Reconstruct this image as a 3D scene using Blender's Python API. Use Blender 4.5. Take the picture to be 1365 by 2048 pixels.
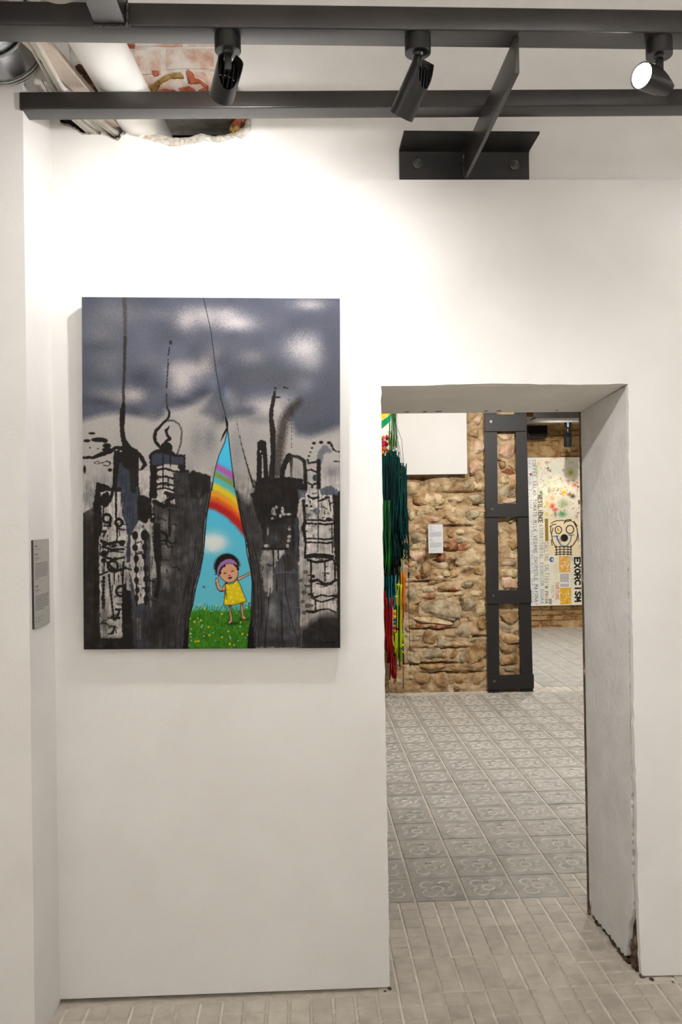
import bpy, bmesh, math, random
import numpy as np
from mathutils import Vector, Matrix

for o in list(bpy.data.objects):
    bpy.data.objects.remove(o, do_unlink=True)
SC = bpy.context.scene
COL = SC.collection

# ------------------------------------------------------------------ camera
IW, IH, FPX = 1365, 2048, 1677.0
PSI, PIT, ROL = math.radians(2.7), math.radians(0.36), math.radians(0.88)
CAM = np.array([0.0, -2.59, 1.46])
FW = np.array([math.sin(PSI)*math.cos(PIT), math.cos(PSI)*math.cos(PIT), math.sin(PIT)])
_r0 = np.array([math.cos(PSI), -math.sin(PSI), 0.0]); _u0 = np.cross(_r0, FW)
RT = math.cos(ROL)*_r0 - math.sin(ROL)*_u0
UP = math.sin(ROL)*_r0 + math.cos(ROL)*_u0
cam_d = bpy.data.cameras.new('camera'); cam = bpy.data.objects.new('camera', cam_d); COL.objects.link(cam)
cam_d.sensor_fit = 'VERTICAL'; cam_d.sensor_height = 36.0; cam_d.lens = FPX/IH*36.0
cam_d.clip_start = 0.05; cam_d.clip_end = 100
cam.matrix_world = Matrix(((RT[0], UP[0], -FW[0], CAM[0]), (RT[1], UP[1], -FW[1], CAM[1]),
                           (RT[2], UP[2], -FW[2], CAM[2]), (0, 0, 0, 1)))
SC.camera = cam

# ------------------------------------------------------------------ world, exposure
world = bpy.data.worlds.new('world'); SC.world = world; world.use_nodes = True
world.node_tree.nodes['Background'].inputs[0].default_value = (0.9, 0.93, 1.0, 1)
world.node_tree.nodes['Background'].inputs[1].default_value = 0.05
SC.view_settings.view_transform = 'Standard'; SC.view_settings.look = 'None'
SC.view_settings.exposure = 0.92; SC.view_settings.gamma = 1.0
SC.view_settings.use_curve_mapping = False

# lamp strengths (watts); the lamps themselves are built with the spotlights below
E_ONE, E_TWO, E_THREE, E_FILL, E_STONE, E_FAR = 2.6, 4.0, 1.3, 235.0, 66.0, 135.0
E_DOOR = 46.0
SPILL = 1.0      # share of a lamp's light that leaves it as wide spill
WARM = (1.0, 0.985, 0.97); WARMER = (1.0, 0.88, 0.74); COOL = (1.0, 0.98, 0.96)

# ------------------------------------------------------------------ helpers
def ray(x, y): return FW + RT*((x-IW/2)/FPX) - UP*((y-IH/2)/FPX)
def onY(x, y, d=0.0):            # the point of the plane y = d (a wall) seen at a photo position
    v = ray(x, y); return CAM + v*((d-CAM[1])/v[1])
def onZ(x, y, z=0.0):            # the same for a level plane (floor, beam undersides)
    v = ray(x, y); return CAM + v*((z-CAM[2])/v[2])
def onX(x, y, d=0.0):
    v = ray(x, y); return CAM + v*((d-CAM[0])/v[0])

ORG = {}
def empty(name, loc, label=None, cat=None, group=None, kind=None):
    o = bpy.data.objects.new(name, None); COL.objects.link(o)
    o.location = loc; o.empty_display_size = 0.05
    ORG[o] = Vector(loc)
    tag(o, label, cat, group, kind); return o
def tag(o, label=None, cat=None, group=None, kind=None):
    if label: o['label'] = label
    if cat: o['category'] = cat
    if group: o['group'] = group
    if kind: o['kind'] = kind
    return o
def root_loc(p):
    while p is not None and p not in ORG: p = p.parent
    return ORG[p] if p is not None else Vector((0, 0, 0))
def link(name, me, mat=None, parent=None, smooth=False):
    """a mesh written in world coordinates becomes one object"""
    o = bpy.data.objects.new(name, me); COL.objects.link(o)
    if mat is not None:
        for m in (mat if isinstance(mat, (list, tuple)) else [mat]): me.materials.append(m)
    if smooth:
        me.polygons.foreach_set('use_smooth', [True]*len(me.polygons))
    if parent is not None:
        o.parent = parent
        off = root_loc(parent)
        me.transform(Matrix.Translation(-off))
    return o
def mesh(name, verts, faces):
    me = bpy.data.meshes.new(name); me.from_pydata([tuple(map(float, v)) for v in verts], [], faces); me.update(); return me
class MB:
    def __init__(s): s.bm = bmesh.new()
    def box(s, a, b, bev=0.0, mi=0, M=None):
        r = bmesh.ops.create_cube(s.bm, size=1.0); vs = r['verts']
        a = Vector(a); b = Vector(b); c = (a+b)/2; d = b-a
        for v in vs: v.co = Vector((v.co.x*d.x+c.x, v.co.y*d.y+c.y, v.co.z*d.z+c.z))
        fs = set(f for v in vs for f in v.link_faces)
        for f in fs: f.material_index = mi
        if bev > 0:
            es = set(e for v in vs for e in v.link_edges)
            r2 = bmesh.ops.bevel(s.bm, geom=list(es), offset=bev, segments=2, profile=0.5, affect='EDGES', clamp_overlap=True)
            vs = list(set(v for f in r2['faces'] for v in f.verts) | set(v for v in vs if v.is_valid))
            for f in r2['faces']: f.material_index = mi
        if M is not None:
            for v in vs: v.co = M @ v.co
        return s
    def tube(s, pts, rad, seg=10, caps=True, mi=0):
        pts = [Vector(p) for p in pts]; n = len(pts)
        rad = rad if isinstance(rad, (list, tuple)) else [rad]*n
        rings = []; ref = None
        for i, p in enumerate(pts):
            t = (pts[min(i+1, n-1)]-pts[max(i-1, 0)]).normalized()
            if ref is None: ref = Vector((0, 0, 1)) if abs(t.z) < 0.9 else Vector((1, 0, 0))
            u = t.cross(ref).normalized(); w = u.cross(t).normalized(); ref = w
            rings.append([s.bm.verts.new(p+(u*math.cos(a)+w*math.sin(a))*rad[i]) for a in [2*math.pi*k/seg for k in range(seg)]])
        for i in range(n-1):
            for k in range(seg):
                f = s.bm.faces.new((rings[i][k], rings[i][(k+1) % seg], rings[i+1][(k+1) % seg], rings[i+1][k])); f.material_index = mi
        if caps:
            s.bm.faces.new(rings[0][::-1]).material_index = mi; s.bm.faces.new(rings[-1]).material_index = mi
        return s
    def prism(s, poly, vec, mi=0):
        """closed outline (3-D points) pushed along vec"""
        vec = Vector(vec)
        a = [s.bm.verts.new(Vector(p)) for p in poly]; b = [s.bm.verts.new(Vector(p)+vec) for p in poly]
        n = len(a)
        fs = [s.bm.faces.new(a), s.bm.faces.new(b[::-1])]
        for i in range(n): fs.append(s.bm.faces.new((a[i], b[i], b[(i+1) % n], a[(i+1) % n])))
        for f in fs: f.material_index = mi
        return s
    def build(s, name, mat=None, parent=None, smooth=False, recalc=True):
        if recalc: bmesh.ops.recalc_face_normals(s.bm, faces=s.bm.faces[:])
        big = [f for f in s.bm.faces if len(f.verts) > 4]
        if big: bmesh.ops.triangulate(s.bm, faces=big)
        me = bpy.data.meshes.new(name); s.bm.to_mesh(me); s.bm.free()
        if smooth == 'auto':
            o = link(name, me, mat, parent, True); me.set_sharp_from_angle(angle=math.radians(35)); return o
        return link(name, me, mat, parent, smooth)
def jag(a, b, n, amp, rnd, perp):
    """a broken edge from a to b"""
    a = Vector(a); b = Vector(b); perp = Vector(perp); out = []
    for i in range(n+1):
        t = i/n; out.append(a.lerp(b, t)+perp*(rnd.uniform(-amp, amp)))
    return out

# ------------------------------------------------------------------ materials
def nmat(name):
    m = bpy.data.materials.new(name); m.use_nodes = True; nt = m.node_tree
    return m, nt, nt.nodes['Principled BSDF']
def N(nt, t, **k):
    n = nt.nodes.new(t)
    for a, v in k.items():
        if a in n.inputs.keys(): n.inputs[a].default_value = v
        else: setattr(n, a, v)
    return n
def mat(name, cols, scale=8.0, detail=6.0, rough=0.6, bump=0.0, bscale=60.0, metal=0.0, spec=0.5, lo=0.35, hi=0.65, objrand=0.0, dist=0.3, stretch=None, pattern=None):
    """noise-mixed colours, fine bump"""
    m, nt, b = nmat(name)
    b.inputs['Roughness'].default_value = rough; b.inputs['Metallic'].default_value = metal
    b.inputs['Specular IOR Level'].default_value = spec
    tc = N(nt, 'ShaderNodeTexCoord'); src = tc.outputs['Object']
    if objrand > 0:
        oi = N(nt, 'ShaderNodeObjectInfo'); vm = N(nt, 'ShaderNodeVectorMath', operation='MULTIPLY_ADD')
        vm.inputs[1].default_value = (1, 1, 1); cx = N(nt, 'ShaderNodeCombineXYZ')
        mm = N(nt, 'ShaderNodeMath', operation='MULTIPLY'); mm.inputs[1].default_value = 37.0
        nt.links.new(oi.outputs['Random'], mm.inputs[0])
        for k in range(3): nt.links.new(mm.outputs[0], cx.inputs[k])
        nt.links.new(src, vm.inputs[0]); nt.links.new(cx.outputs[0], vm.inputs[2]); src = vm.outputs[0]
    if stretch:
        mp = N(nt, 'ShaderNodeMapping'); mp.inputs['Scale'].default_value = stretch; nt.links.new(src, mp.inputs[0]); src = mp.outputs[0]
    nz = N(nt, 'ShaderNodeTexNoise', Scale=scale, Detail=detail, Roughness=0.6, Distortion=dist)
    nt.links.new(src, nz.inputs['Vector'])
    rp = N(nt, 'ShaderNodeValToRGB'); el = rp.color_ramp.elements
    n = len(cols)
    while len(el) < n: el.new(0.5)
    for i, c in enumerate(cols):
        el[i].position = lo+(hi-lo)*i/max(1, n-1); el[i].color = (*lin(c), 1)
    nt.links.new(nz.outputs['Fac'], rp.inputs[0]); out = rp.outputs[0]
    if objrand > 0:
        hv = N(nt, 'ShaderNodeHueSaturation'); mr = N(nt, 'ShaderNodeMapRange')
        mr.inputs['To Min'].default_value = 1-objrand; mr.inputs['To Max'].default_value = 1+objrand
        nt.links.new(oi.outputs['Random'], mr.inputs[0]); nt.links.new(mr.outputs[0], hv.inputs['Value'])
        nt.links.new(out, hv.inputs['Color']); out = hv.outputs[0]
    nt.links.new(out, b.inputs['Base Color'])
    if bump > 0:
        bn = N(nt, 'ShaderNodeTexNoise', Scale=bscale, Detail=8.0, Roughness=0.65); nt.links.new(src, bn.inputs['Vector'])
        bp = N(nt, 'ShaderNodeBump', Strength=1.0, Distance=bump)
        nt.links.new(bn.outputs['Fac'], bp.inputs['Height']); nt.links.new(bp.outputs[0], b.inputs['Normal'])
    return m
def lin(c):
    c = [x/255.0 for x in c]
    return [x/12.92 if x <= 0.04045 else ((x+0.055)/1.055)**2.4 for x in c]
def attr_mat(name, rough=0.55, bump=0.0, bscale=400.0):
    m, nt, b = nmat(name)
    a = N(nt, 'ShaderNodeAttribute', attribute_name='paint'); nt.links.new(a.outputs['Color'], b.inputs['Base Color'])
    b.inputs['Roughness'].default_value = rough; b.inputs['Specular IOR Level'].default_value = 0.15
    if bump:
        tc = N(nt, 'ShaderNodeTexCoord'); bn = N(nt, 'ShaderNodeTexNoise', Scale=bscale, Detail=3.0)
        nt.links.new(tc.outputs['Object'], bn.inputs['Vector'])
        bp = N(nt, 'ShaderNodeBump', Strength=0.6, Distance=bump)
        nt.links.new(bn.outputs['Fac'], bp.inputs['Height']); nt.links.new(bp.outputs[0], b.inputs['Normal'])
    return m
def emit_mat(name, col, s):
    m, nt, b = nmat(name)
    b.inputs['Emission Color'].default_value = (*col, 1); b.inputs['Emission Strength'].default_value = s
    return m

WALL = mat('white_wall_paint', [(225, 222, 219), (231, 229, 226)], scale=3, rough=0.62, bump=0.0006, bscale=120, spec=0.3)
WALL2 = mat('upper_wall_paint', [(226, 223, 219), (233, 230, 227)], scale=5, rough=0.7, bump=0.0015, bscale=25, spec=0.25)
REVEAL = mat('reveal_plaster', [(220, 218, 214), (232, 230, 227)], scale=9, rough=0.7, bump=0.007, bscale=45, spec=0.25)
SOFFIT = mat('lintel_plaster', [(226, 221, 214), (234, 230, 224)], scale=5, rough=0.75, bump=0.002, bscale=20, spec=0.2)
CORE = mat('exposed_mortar', [(58, 46, 36), (104, 86, 68), (134, 118, 98)], scale=25, rough=0.95, bump=0.01, bscale=60, spec=0.1)
RIM = mat('broken_plaster', [(196, 184, 164), (226, 220, 208), (236, 232, 224)], scale=40, rough=0.9, bump=0.006, bscale=80, spec=0.1)
CEIL = mat('ceiling_paint', [(236, 234, 231), (241, 239, 236)], scale=3, rough=0.8, spec=0.2)
DARKV = mat('grey_cavity_board', [(120, 116, 110), (132, 127, 120)], scale=4, rough=0.9, spec=0.1)
STEEL = mat('black_painted_steel', [(27, 23, 21), (36, 31, 28), (44, 38, 34)], scale=6, rough=0.33, bump=0.0003, bscale=240, spec=0.6, metal=0.0)
STEELM = mat('matt_black_steel', [(30, 28, 27), (42, 39, 37)], scale=8, rough=0.45, bump=0.0003, bscale=200, spec=0.4, metal=0.2)
STEELF = mat('charcoal_steel_frame', [(27, 25, 23), (33, 30, 28)], scale=7, rough=0.5, bump=0.0003, bscale=150, spec=0.4)
LAMPB = mat('satin_black_aluminium', [(24, 23, 23), (28, 27, 27)], scale=5, rough=0.36, spec=0.5)
LAMPI = mat('lamp_inside_black', [(10, 10, 10), (14, 14, 14)], scale=5, rough=0.7, spec=0.2)
WELD = mat('weld_bead', [(40, 36, 34), (96, 90, 86)], scale=90, rough=0.5, bump=0.002, bscale=150, metal=0.4)
BOLT = mat('galvanised_bolt', [(92, 90, 86), (128, 126, 122)], scale=30, rough=0.35, metal=0.8)
ZINC = mat('galvanised_sheet', [(150, 152, 154), (190, 192, 194), (120, 122, 126)], scale=9, rough=0.26, metal=1.0, bump=0.0008, bscale=14)
PVC = mat('white_pipe', [(232, 230, 226), (240, 238, 235)], scale=3, rough=0.45, spec=0.4)
TRUNK = mat('white_trunking', [(222, 216, 206), (232, 227, 220)], scale=4, rough=0.5, spec=0.4)
BOARD = mat('pinkish_board', [(206, 190, 176), (220, 206, 194)], scale=6, rough=0.8, spec=0.2)

# ================================================================== front room
R = random.Random(7)
XL = -0.755          # left side wall
BT = 0.022           # thickness of the white board on the front wall
wall_front = empty('wall_front', (0.6, 0.2, 0.0), kind='structure')
# the white board: left of the door, over it and right of it, broken along the opening
doorL = [onY(762.5+dx, y) for y, dx in ((772, 0), (830, .6), (930, 2), (1000, 3.2), (1100, 4.5), (1200, 5.4), (1300, 7), (1400, 8.5), (1500, 10), (1600, 11.8), (1700, 13.4), (1800, 15), (1890, 16.2), (1974, 17.5))]
doorR = [onY(x, y) for x, y in ((1257, 768), (1257.5, 830), (1258.5, 900), (1260, 980), (1262, 1050), (1264.5, 1150), (1266.5, 1250), (1268, 1350), (1269, 1450), (1271.5, 1530), (1274.5, 1600), (1275.5, 1700), (1277, 1800), (1280, 1870), (1283, 1915), (1285, 1952))]
def densify(pts, step, amp, axis, rnd):
    out = []
    for a, b in zip(pts[:-1], pts[1:]):
        n = max(1, int(np.linalg.norm(np.array(b)-np.array(a))/step))
        for i in range(n):
            p = np.array(a)+(np.array(b)-np.array(a))*i/n
            if out: p[axis] += rnd.choice((0, 0, 1, -1))*rnd.uniform(0, amp)
            out.append(p)
    out.append(np.array(pts[-1])); return out
dl = densify(doorL, 0.02, 0.0022, 0, R); dr = densify(doorR, 0.02, 0.0026, 0, R)
topL, topR = doorL[0], doorR[0]
lint = densify([topL, onY(830, 771.5), onY(900, 769.5), onY(985, 767), onY(1060, 768), onY(1160, 769.5), topR], 0.03, 0.0018, 2, R)
ZT = 2.507
mb = MB()
def board(poly): mb.prism([(p[0], 0.0, p[2]) for p in poly], (0, BT, 0))
board([(XL, 0, 0.012), (-0.2, 0, 0.009)]+[tuple(p) for p in dl[::-1]]+[(topL[0], 0, ZT), (XL, 0, ZT-0.006)])
board([tuple(p) for p in lint]+[(topR[0], 0, ZT+0.003), (topL[0], 0, ZT)])
board([tuple(p) for p in dr[::-1]][::-1]+[(1.3, 0, 0.004), (1.9, 0, 0.008), (2.6, 0, 0.01), (2.6, 0, ZT+0.006), (topR[0], 0, ZT+0.003)])
mb.build('wall_board', WALL, wall_front)
# masonry behind it
mb = MB()
mb.box((XL-0.2, BT+0.001, 0), (0.235, 0.41, 2.48)); mb.box((0.235, BT+0.001, 1.885), (1.048, 0.41, 2.40))
mb.box((1.048, BT+0.001, 0), (2.6, 0.41, 2.48))
mb.build('masonry_core', CORE, wall_front)
mb = MB(); mb.box((-2.2, 0.41, 0), (0.235, 0.425, 2.55)); mb.box((1.03, 0.41, 0), (4.6, 0.425, 3.1)); mb.box((0.235, 0.41, 1.835), (1.03, 0.425, 2.55)); mb.box((-2.2, 0.57, 2.55), (1.04, 0.585, 3.1))
mb.build('rear_plaster', WALL, wall_front)
# the right reveal, broken away at the foot
rev = [(0.024, 1.862), (0.025, 1.70), (0.024, 1.55), (0.026, 1.45), (0.031, 1.40), (0.029, 1.31), (0.031, 1.2), (0.029, 1.1), (0.032, 1.0), (0.033, 0.9), (0.032, 0.84), (0.035, 0.78), (0.032, 0.7), (0.034, 0.6), (0.036, 0.52), (0.035, 0.42), (0.036, 0.34), (0.034, 0.25), (0.036, 0.19), (0.043, 0.17), (0.058, 0.155), (0.072, 0.13), (0.078, 0.09), (0.083, 0.062), (0.092, 0.045), (0.094, 0.02)]
rr = random.Random(3); rv2 = []
for a, b in zip(rev[:-1], rev[1:]):
    n = max(1, int(abs(a[1]-b[1])/0.012))
    for i in range(n):
        t = i/n; rv2.append((a[0]+(b[0]-a[0])*t+(rr.uniform(-.003, .0035) if a[1] < 1.45 and rv2 else 0), a[1]+(b[1]-a[1])*t))
yy = 0.096
while yy < 0.385:
    rv2.append((yy, 0.012+rr.uniform(0, 0.016))); yy += rr.uniform(.008, .016)
rv2 += [(0.388, 0.02), (0.392, 0.05), (0.402, 0.062), (0.408, 0.035), (0.42, 0.06), (0.422, 1.832)]
mb = MB(); mb.prism([(1.034-0.024*y, y, z) for y, z in rv2], (0.016, 0, 0))
mb.build('right_reveal', REVEAL, wall_front)
mb = MB(); mb.prism([(0.252, y, z) for y, z in ((0.022, 0.02), (0.41, 0.012), (0.41, 1.834), (0.022, 1.862))], (-0.014, 0, 0))
mb.build('left_reveal', REVEAL, wall_front)
# ragged mortar and rubble in the broken foot of the reveal
def rock(c, s, seed, amp=0.25, sub=2, sq=0.75, rot=0.0):
    bm = bmesh.new(); bmesh.ops.create_icosphere(bm, subdivisions=sub, radius=1.0)
    rn = random.Random(seed); ph = [rn.uniform(0, 6.28) for _ in range(9)]; fr = [rn.uniform(1.2, 3.6) for _ in range(9)]
    pl = [(Vector((rn.uniform(-1, 1), rn.uniform(-1, .3), rn.uniform(-1, 1))).normalized(), rn.uniform(.55, .85)) for _ in range(6)]
    cr, sr = math.cos(rot), math.sin(rot)
    for v in bm.verts:
        p = v.co.copy()
        q = Vector([math.copysign(abs(t)**sq, t) for t in p])
        d = 1+amp*0.5*(math.sin(fr[0]*p.x+ph[0])*math.sin(fr[1]*p.z+ph[1])+0.6*math.sin(fr[2]*2*p.y+ph[2])*math.sin(fr[3]*2*p.x+ph[3])+0.5*math.sin(fr[4]*3*p.z+ph[4])*math.sin(fr[5]*3*p.x+ph[5]))
        q = q*d
        for nrm, off in pl:
            k = q.dot(nrm)
            if k > off: q -= nrm*(k-off)*0.85
        x, z = q.x*s[0], q.z*s[2]
        v.co = Vector((c[0]+x*cr-z*sr, c[1]+q.y*s[1], c[2]+x*sr+z*cr))
    return bm
def rock_obj(name, c, s, seed, m, parent, **k):
    bm = rock(c, s, seed, **k); me = bpy.data.meshes.new(name); bm.to_mesh(me); bm.free()
    return link(name, me, m, parent, k.get('sub', 2) > 2)
rr = random.Random(11)
for i in range(16):
    z = rr.uniform(0.005, 0.16); y = 0.03+rr.uniform(0, 0.055)*(1-z/0.2)
    rock_obj('rubble', (1.046+rr.uniform(-.004, .006), y, z), (0.012, rr.uniform(.008, .016), rr.uniform(.008, .02)), i, CORE, wall_front, amp=.6)
for i in range(13):
    rock_obj('rubble', (1.035+rr.uniform(-.003, .004), 0.09+i*0.025+rr.uniform(-.01, .01), 0.002), (0.007, rr.uniform(.012, .026), rr.uniform(.004, .016)), 40+i, CORE, wall_front, amp=.9, sub=3)
for x, y, s in ((1.07, -0.012, .007), (1.13, -0.03, .005), (1.2, -0.018, .006), (1.05, 0.006, .012), (1.27, -0.02, .004), (0.25, -0.004, .007), (0.235, -0.014, .005)):
    rock_obj('rubble', (x, y, s*0.5), (s, s*.8, s*.7), int(x*1000), CORE, wall_front, amp=.5)
# lintel, sloping a little to the rear, with chipped spots along its back edge
mb = MB(); mb.prism([(0.24, 0.02, 1.866), (0.24, 0.42, 1.831), (0.24, 0.42, 1.86), (0.24, 0.02, 1.895)], (0.81, 0, 0))
mb.build('lintel_soffit', SOFFIT, wall_front)
for x0, w in ((815, 9), (852, 8), (876, 13), (974, 12), (1000, 10), (1118, 5)):
    p = onZ(x0, 818.5, 1.8335)
    bm = rock((p[0]+w*0.0009, 0.39, 1.8335), (w*0.0011, 0.006, 0.0018), x0, amp=.6); me = bpy.data.meshes.new('chip'); bm.to_mesh(me); bm.free()
    link('chip', me, CORE, wall_front)
mb = MB(); mb.box((1.019, 0.421, 0.0), (1.03, 0.430, 1.835)); mb.build('rear_corner_bead', mat('rusty_bead', [(70, 52, 38), (104, 80, 58), (196, 186, 170)], scale=14, rough=.8, lo=.4, hi=.75), wall_front)

# ---- upper wall with the broken hole for the services
UY = 0.02
rimF = [(122, 250), (133, 252), (149, 259), (164, 270), (181, 270), (198, 269), (213, 272), (229, 280), (236, 282), (246, 270), (251, 268.5), (270, 273), (296, 280), (320, 287), (349, 295), (365, 291), (383, 289), (413, 283), (440, 286), (458, 280), (474, 274), (483, 278), (494, 270), (502, 261), (504, 244), (500, 215)]
rimB = [(124, 248), (135, 248), (150, 256), (165, 267), (181, 266.5), (198, 265.5), (213, 269), (229, 277), (236, 278), (245, 267), (250, 265), (270, 266), (292, 267), (315, 268), (346, 276), (360, 275.5), (379, 274), (402, 267), (426, 273), (440, 271.5), (455, 268.5), (470, 264), (481, 259), (488, 252), (490, 238), (488, 215)]
def fine(path, k, amp, rnd):
    out = []
    for a, b in zip(path[:-1], path[1:]):
        for i in range(k):
            t = i/k; out.append((a[0]+(b[0]-a[0])*t+rnd.uniform(-amp, amp), a[1]+(b[1]-a[1])*t+rnd.uniform(-amp, amp)))
    out.append(path[-1]); return out
rF = fine(rimF, 4, 0.9, random.Random(1)); rB = fine(rimB, 4, 0.9, random.Random(2))
pF = [onY(x, y, UY) for x, y in rF]; pB = [onY(x, y, UY+0.035) for x, y in rB]
mid = min(range(len(rF)), key=lambda i: abs(rF[i][0]-349))
upR = [onY(x, y, UY) for x, y in ((488, 200), (484, 185), (472, 165), (474, 140), (480, 118), (476, 80), (470, 60), (400, 52))]
upL = [onY(x, y, UY) for x, y in ((118, 235), (124, 200), (136, 150), (140, 110), (132, 70), (160, 50), (260, 48))]
xm = pF[mid][0]; tz = onY(349, 50, UY)[2]
mb = MB()
left = [(XL, 0, 2.49), (xm, 0, 2.49)]+[tuple(p) for p in pF[:mid+1][::-1]]+[tuple(p) for p in upL]+[(xm, 0, tz), (xm, 0, 3.25), (XL, 0, 3.25)]
right = [(xm, 0, 2.49), (2.6, 0, 2.49), (2.6, 0, 3.25), (xm, 0, 3.25), (xm, 0, tz)]+[tuple(p) for p in upR[::-1]]+[tuple(p) for p in pF[mid:][::-1]]
for poly in (left, right): mb.prism([(p[0], UY, p[2]) for p in poly], (0, 0.012, 0))
mb.build('upper_plaster', WALL2, wall_front)
v = [tuple(p) for p in pF]; n = len(v)
rr = random.Random(4)
for i in range(n):       # middle ridge of the crumbled edge
    a, b = pF[i], pB[i]; m_ = (a+b)/2; v.append((m_[0]+rr.uniform(-.003, .003), m_[1]-0.006+rr.uniform(-.006, .006), m_[2]+rr.uniform(-.002, .004)))
v += [tuple(p) for p in pB]
f = [(k*n+i, k*n+i+1, (k+1)*n+i+1, (k+1)*n+i) for k in range(2) for i in range(n-1)]
link('crumbled_edge', mesh('crumbled_edge', v, f), RIM, wall_front)
# the cavity the pipes run into
mb = MB(); x0, x1 = XL-0.15, onY(520, 250, .6)[0]
mb.box((x0, 0.55, 2.6), (x1+.1, 0.56, 3.2)); mb.box((x0-.01, 0.06, 2.6), (x0, 0.55, 3.2)); mb.box((x1, 0.45, 2.6), (x1+.01, 0.55, 3.2)); mb.box((x0, 0.06, 3.05), (x1, 0.55, 3.06)); mb.box((x0, 0.06, 2.58), (x1, 0.55, 2.60))
mb.build('cavity_lining', DARKV, wall_front)
# whitewashed bricks laid bare above the hole
BRW = mat('whitewashed_brick', [(186, 138, 116), (208, 174, 156), (226, 212, 200), (232, 226, 218)], scale=16, rough=.9, bump=.005, bscale=45, objrand=.05, lo=.28, hi=.66)
BRR = mat('bare_red_brick', [(140, 66, 42), (176, 96, 66), (190, 120, 92)], scale=40, rough=.9, bump=.004, bscale=90)
MUST = mat('ochre_mortar', [(112, 82, 36), (158, 124, 62), (186, 158, 98)], scale=60, rough=.9, bump=.006, bscale=120)
LIME = mat('lime_mortar', [(206, 190, 176), (226, 218, 208), (234, 230, 224)], scale=22, rough=.95, bump=.006, bscale=50)
ROT = mat('decayed_brick', [(52, 34, 24), (96, 58, 36), (132, 96, 66)], scale=40, rough=.95, bump=.01, bscale=70)
cb = lambda x, y: (230+x*.21245, 80+y*.21245)
def wall_piece(name, pts, d0, d1, m, seed, parent=wall_front, wob=0.8):
    rn = random.Random(seed); ps = fine(list(pts)+[pts[0]], 4, wob, rn)[:-1]
    mb = MB(); mb.prism([tuple(onY(x, y, d0)) for x, y in ps], (0, d1-d0, 0)); return mb.build(name, m, parent)
lime = [onY(x, y, 0.045) for x, y in ((110, 30), (520, 30), (520, 212), (110, 212))]
mb = MB(); mb.prism([tuple(p) for p in lime], (0, 0.2, 0)); mb.build('mortar_bed', LIME, wall_front)
for k, (a, b, c, d) in enumerate(((-190, 90, 120, 320), (150, 95, 430, 322), (486, 82, 930, 272), (955, 75, 1300, 262), (-120, -180, 80, 62), (190, -190, 640, 58), (690, -180, 1080, 52), (215, 345, 640, 560), (690, 300, 1150, 540))):
    wall_piece('brick', [cb(a, b), cb(c, b), cb(c, d), cb(a, d)], 0.0405, 0.06, BRW, k, wob=1.0)
for k, pts in enumerate((((90, 36), (182, 36), (176, 60), (100, 64)), ((352, 288), (410, 286), (404, 318), (376, 340), (356, 318)), ((672, 300), (690, 276), (742, 318), (748, 360), (800, 372), (880, 430), (880, 480), (780, 482), (840, 440), (800, 402), (730, 408), (690, 400)), ((600, 452), (700, 432), (760, 470), (700, 484), (620, 482)), ((380, 486), (460, 458), (560, 470), (590, 486)))):
    wall_piece('brick_chip', [cb(*p) for p in pts], 0.033, 0.05, BRR, 30+k, wob=.5)
wall_piece('mortar_vein', [cb(*p) for p in ((290, 452), (340, 420), (410, 380), (470, 336), (540, 310), (620, 306), (650, 340), (610, 352), (520, 350), (430, 398), (400, 450), (370, 486), (300, 488))], 0.03, 0.05, MUST, 41, wob=.8)
for k, (x, y, s) in enumerate(((168, 142, .03), (180, 160, .034), (196, 178, .04), (160, 168, .03), (205, 195, .03), (176, 192, .035), (188, 138, .02))):
    p = onY(x, y, .05); rock_obj('brick', p, (s, .02, s*.7), 60+k, ROT, wall_front, amp=.6)
for k, (x, y, s) in enumerate(((474, 250, .022), (470, 262, .02), (484, 244, .024), (478, 232, .03), (467, 240, .018))):
    p = onY(x, y, .06); rock_obj('brick', p, (s, .03, s), 70+k, (BRR, MUST, ROT, BRR, ROT)[k], wall_front, amp=.7)

# ---- other faces of the front room
wall_left = empty('wall_left', (XL, -0.2, 0), kind='structure')
mb = MB(); mb.prism([(-2.6, -.235, 0), (XL, -.235, 0), (XL, BT, 0), (XL-.1, BT, 0), (XL-.1, -.135, 0), (-2.6, -.135, 0)], (0, 0, 3.25))
mb.build('corner_pier', WALL, wall_left)
mb = MB(); mb.box((-2.7, -4.8, 0), (-2.6, -0.135, 3.25)); tag(mb.build('wall_side', WALL), kind='structure')
mb = MB(); mb.box((2.6, -4.8, 0), (2.7, 0.0, 3.25)); tag(mb.build('wall_right', WALL), kind='structure')
mb = MB(); mb.box((-2.7, -4.9, 0), (2.7, -4.8, 3.25)); tag(mb.build('wall_back', WALL), kind='structure')
mb = MB(); mb.box((-2.7, -4.9, 3.25), (2.7, 0.05, 3.35)); tag(mb.build('ceiling', CEIL), kind='structure')

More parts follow.
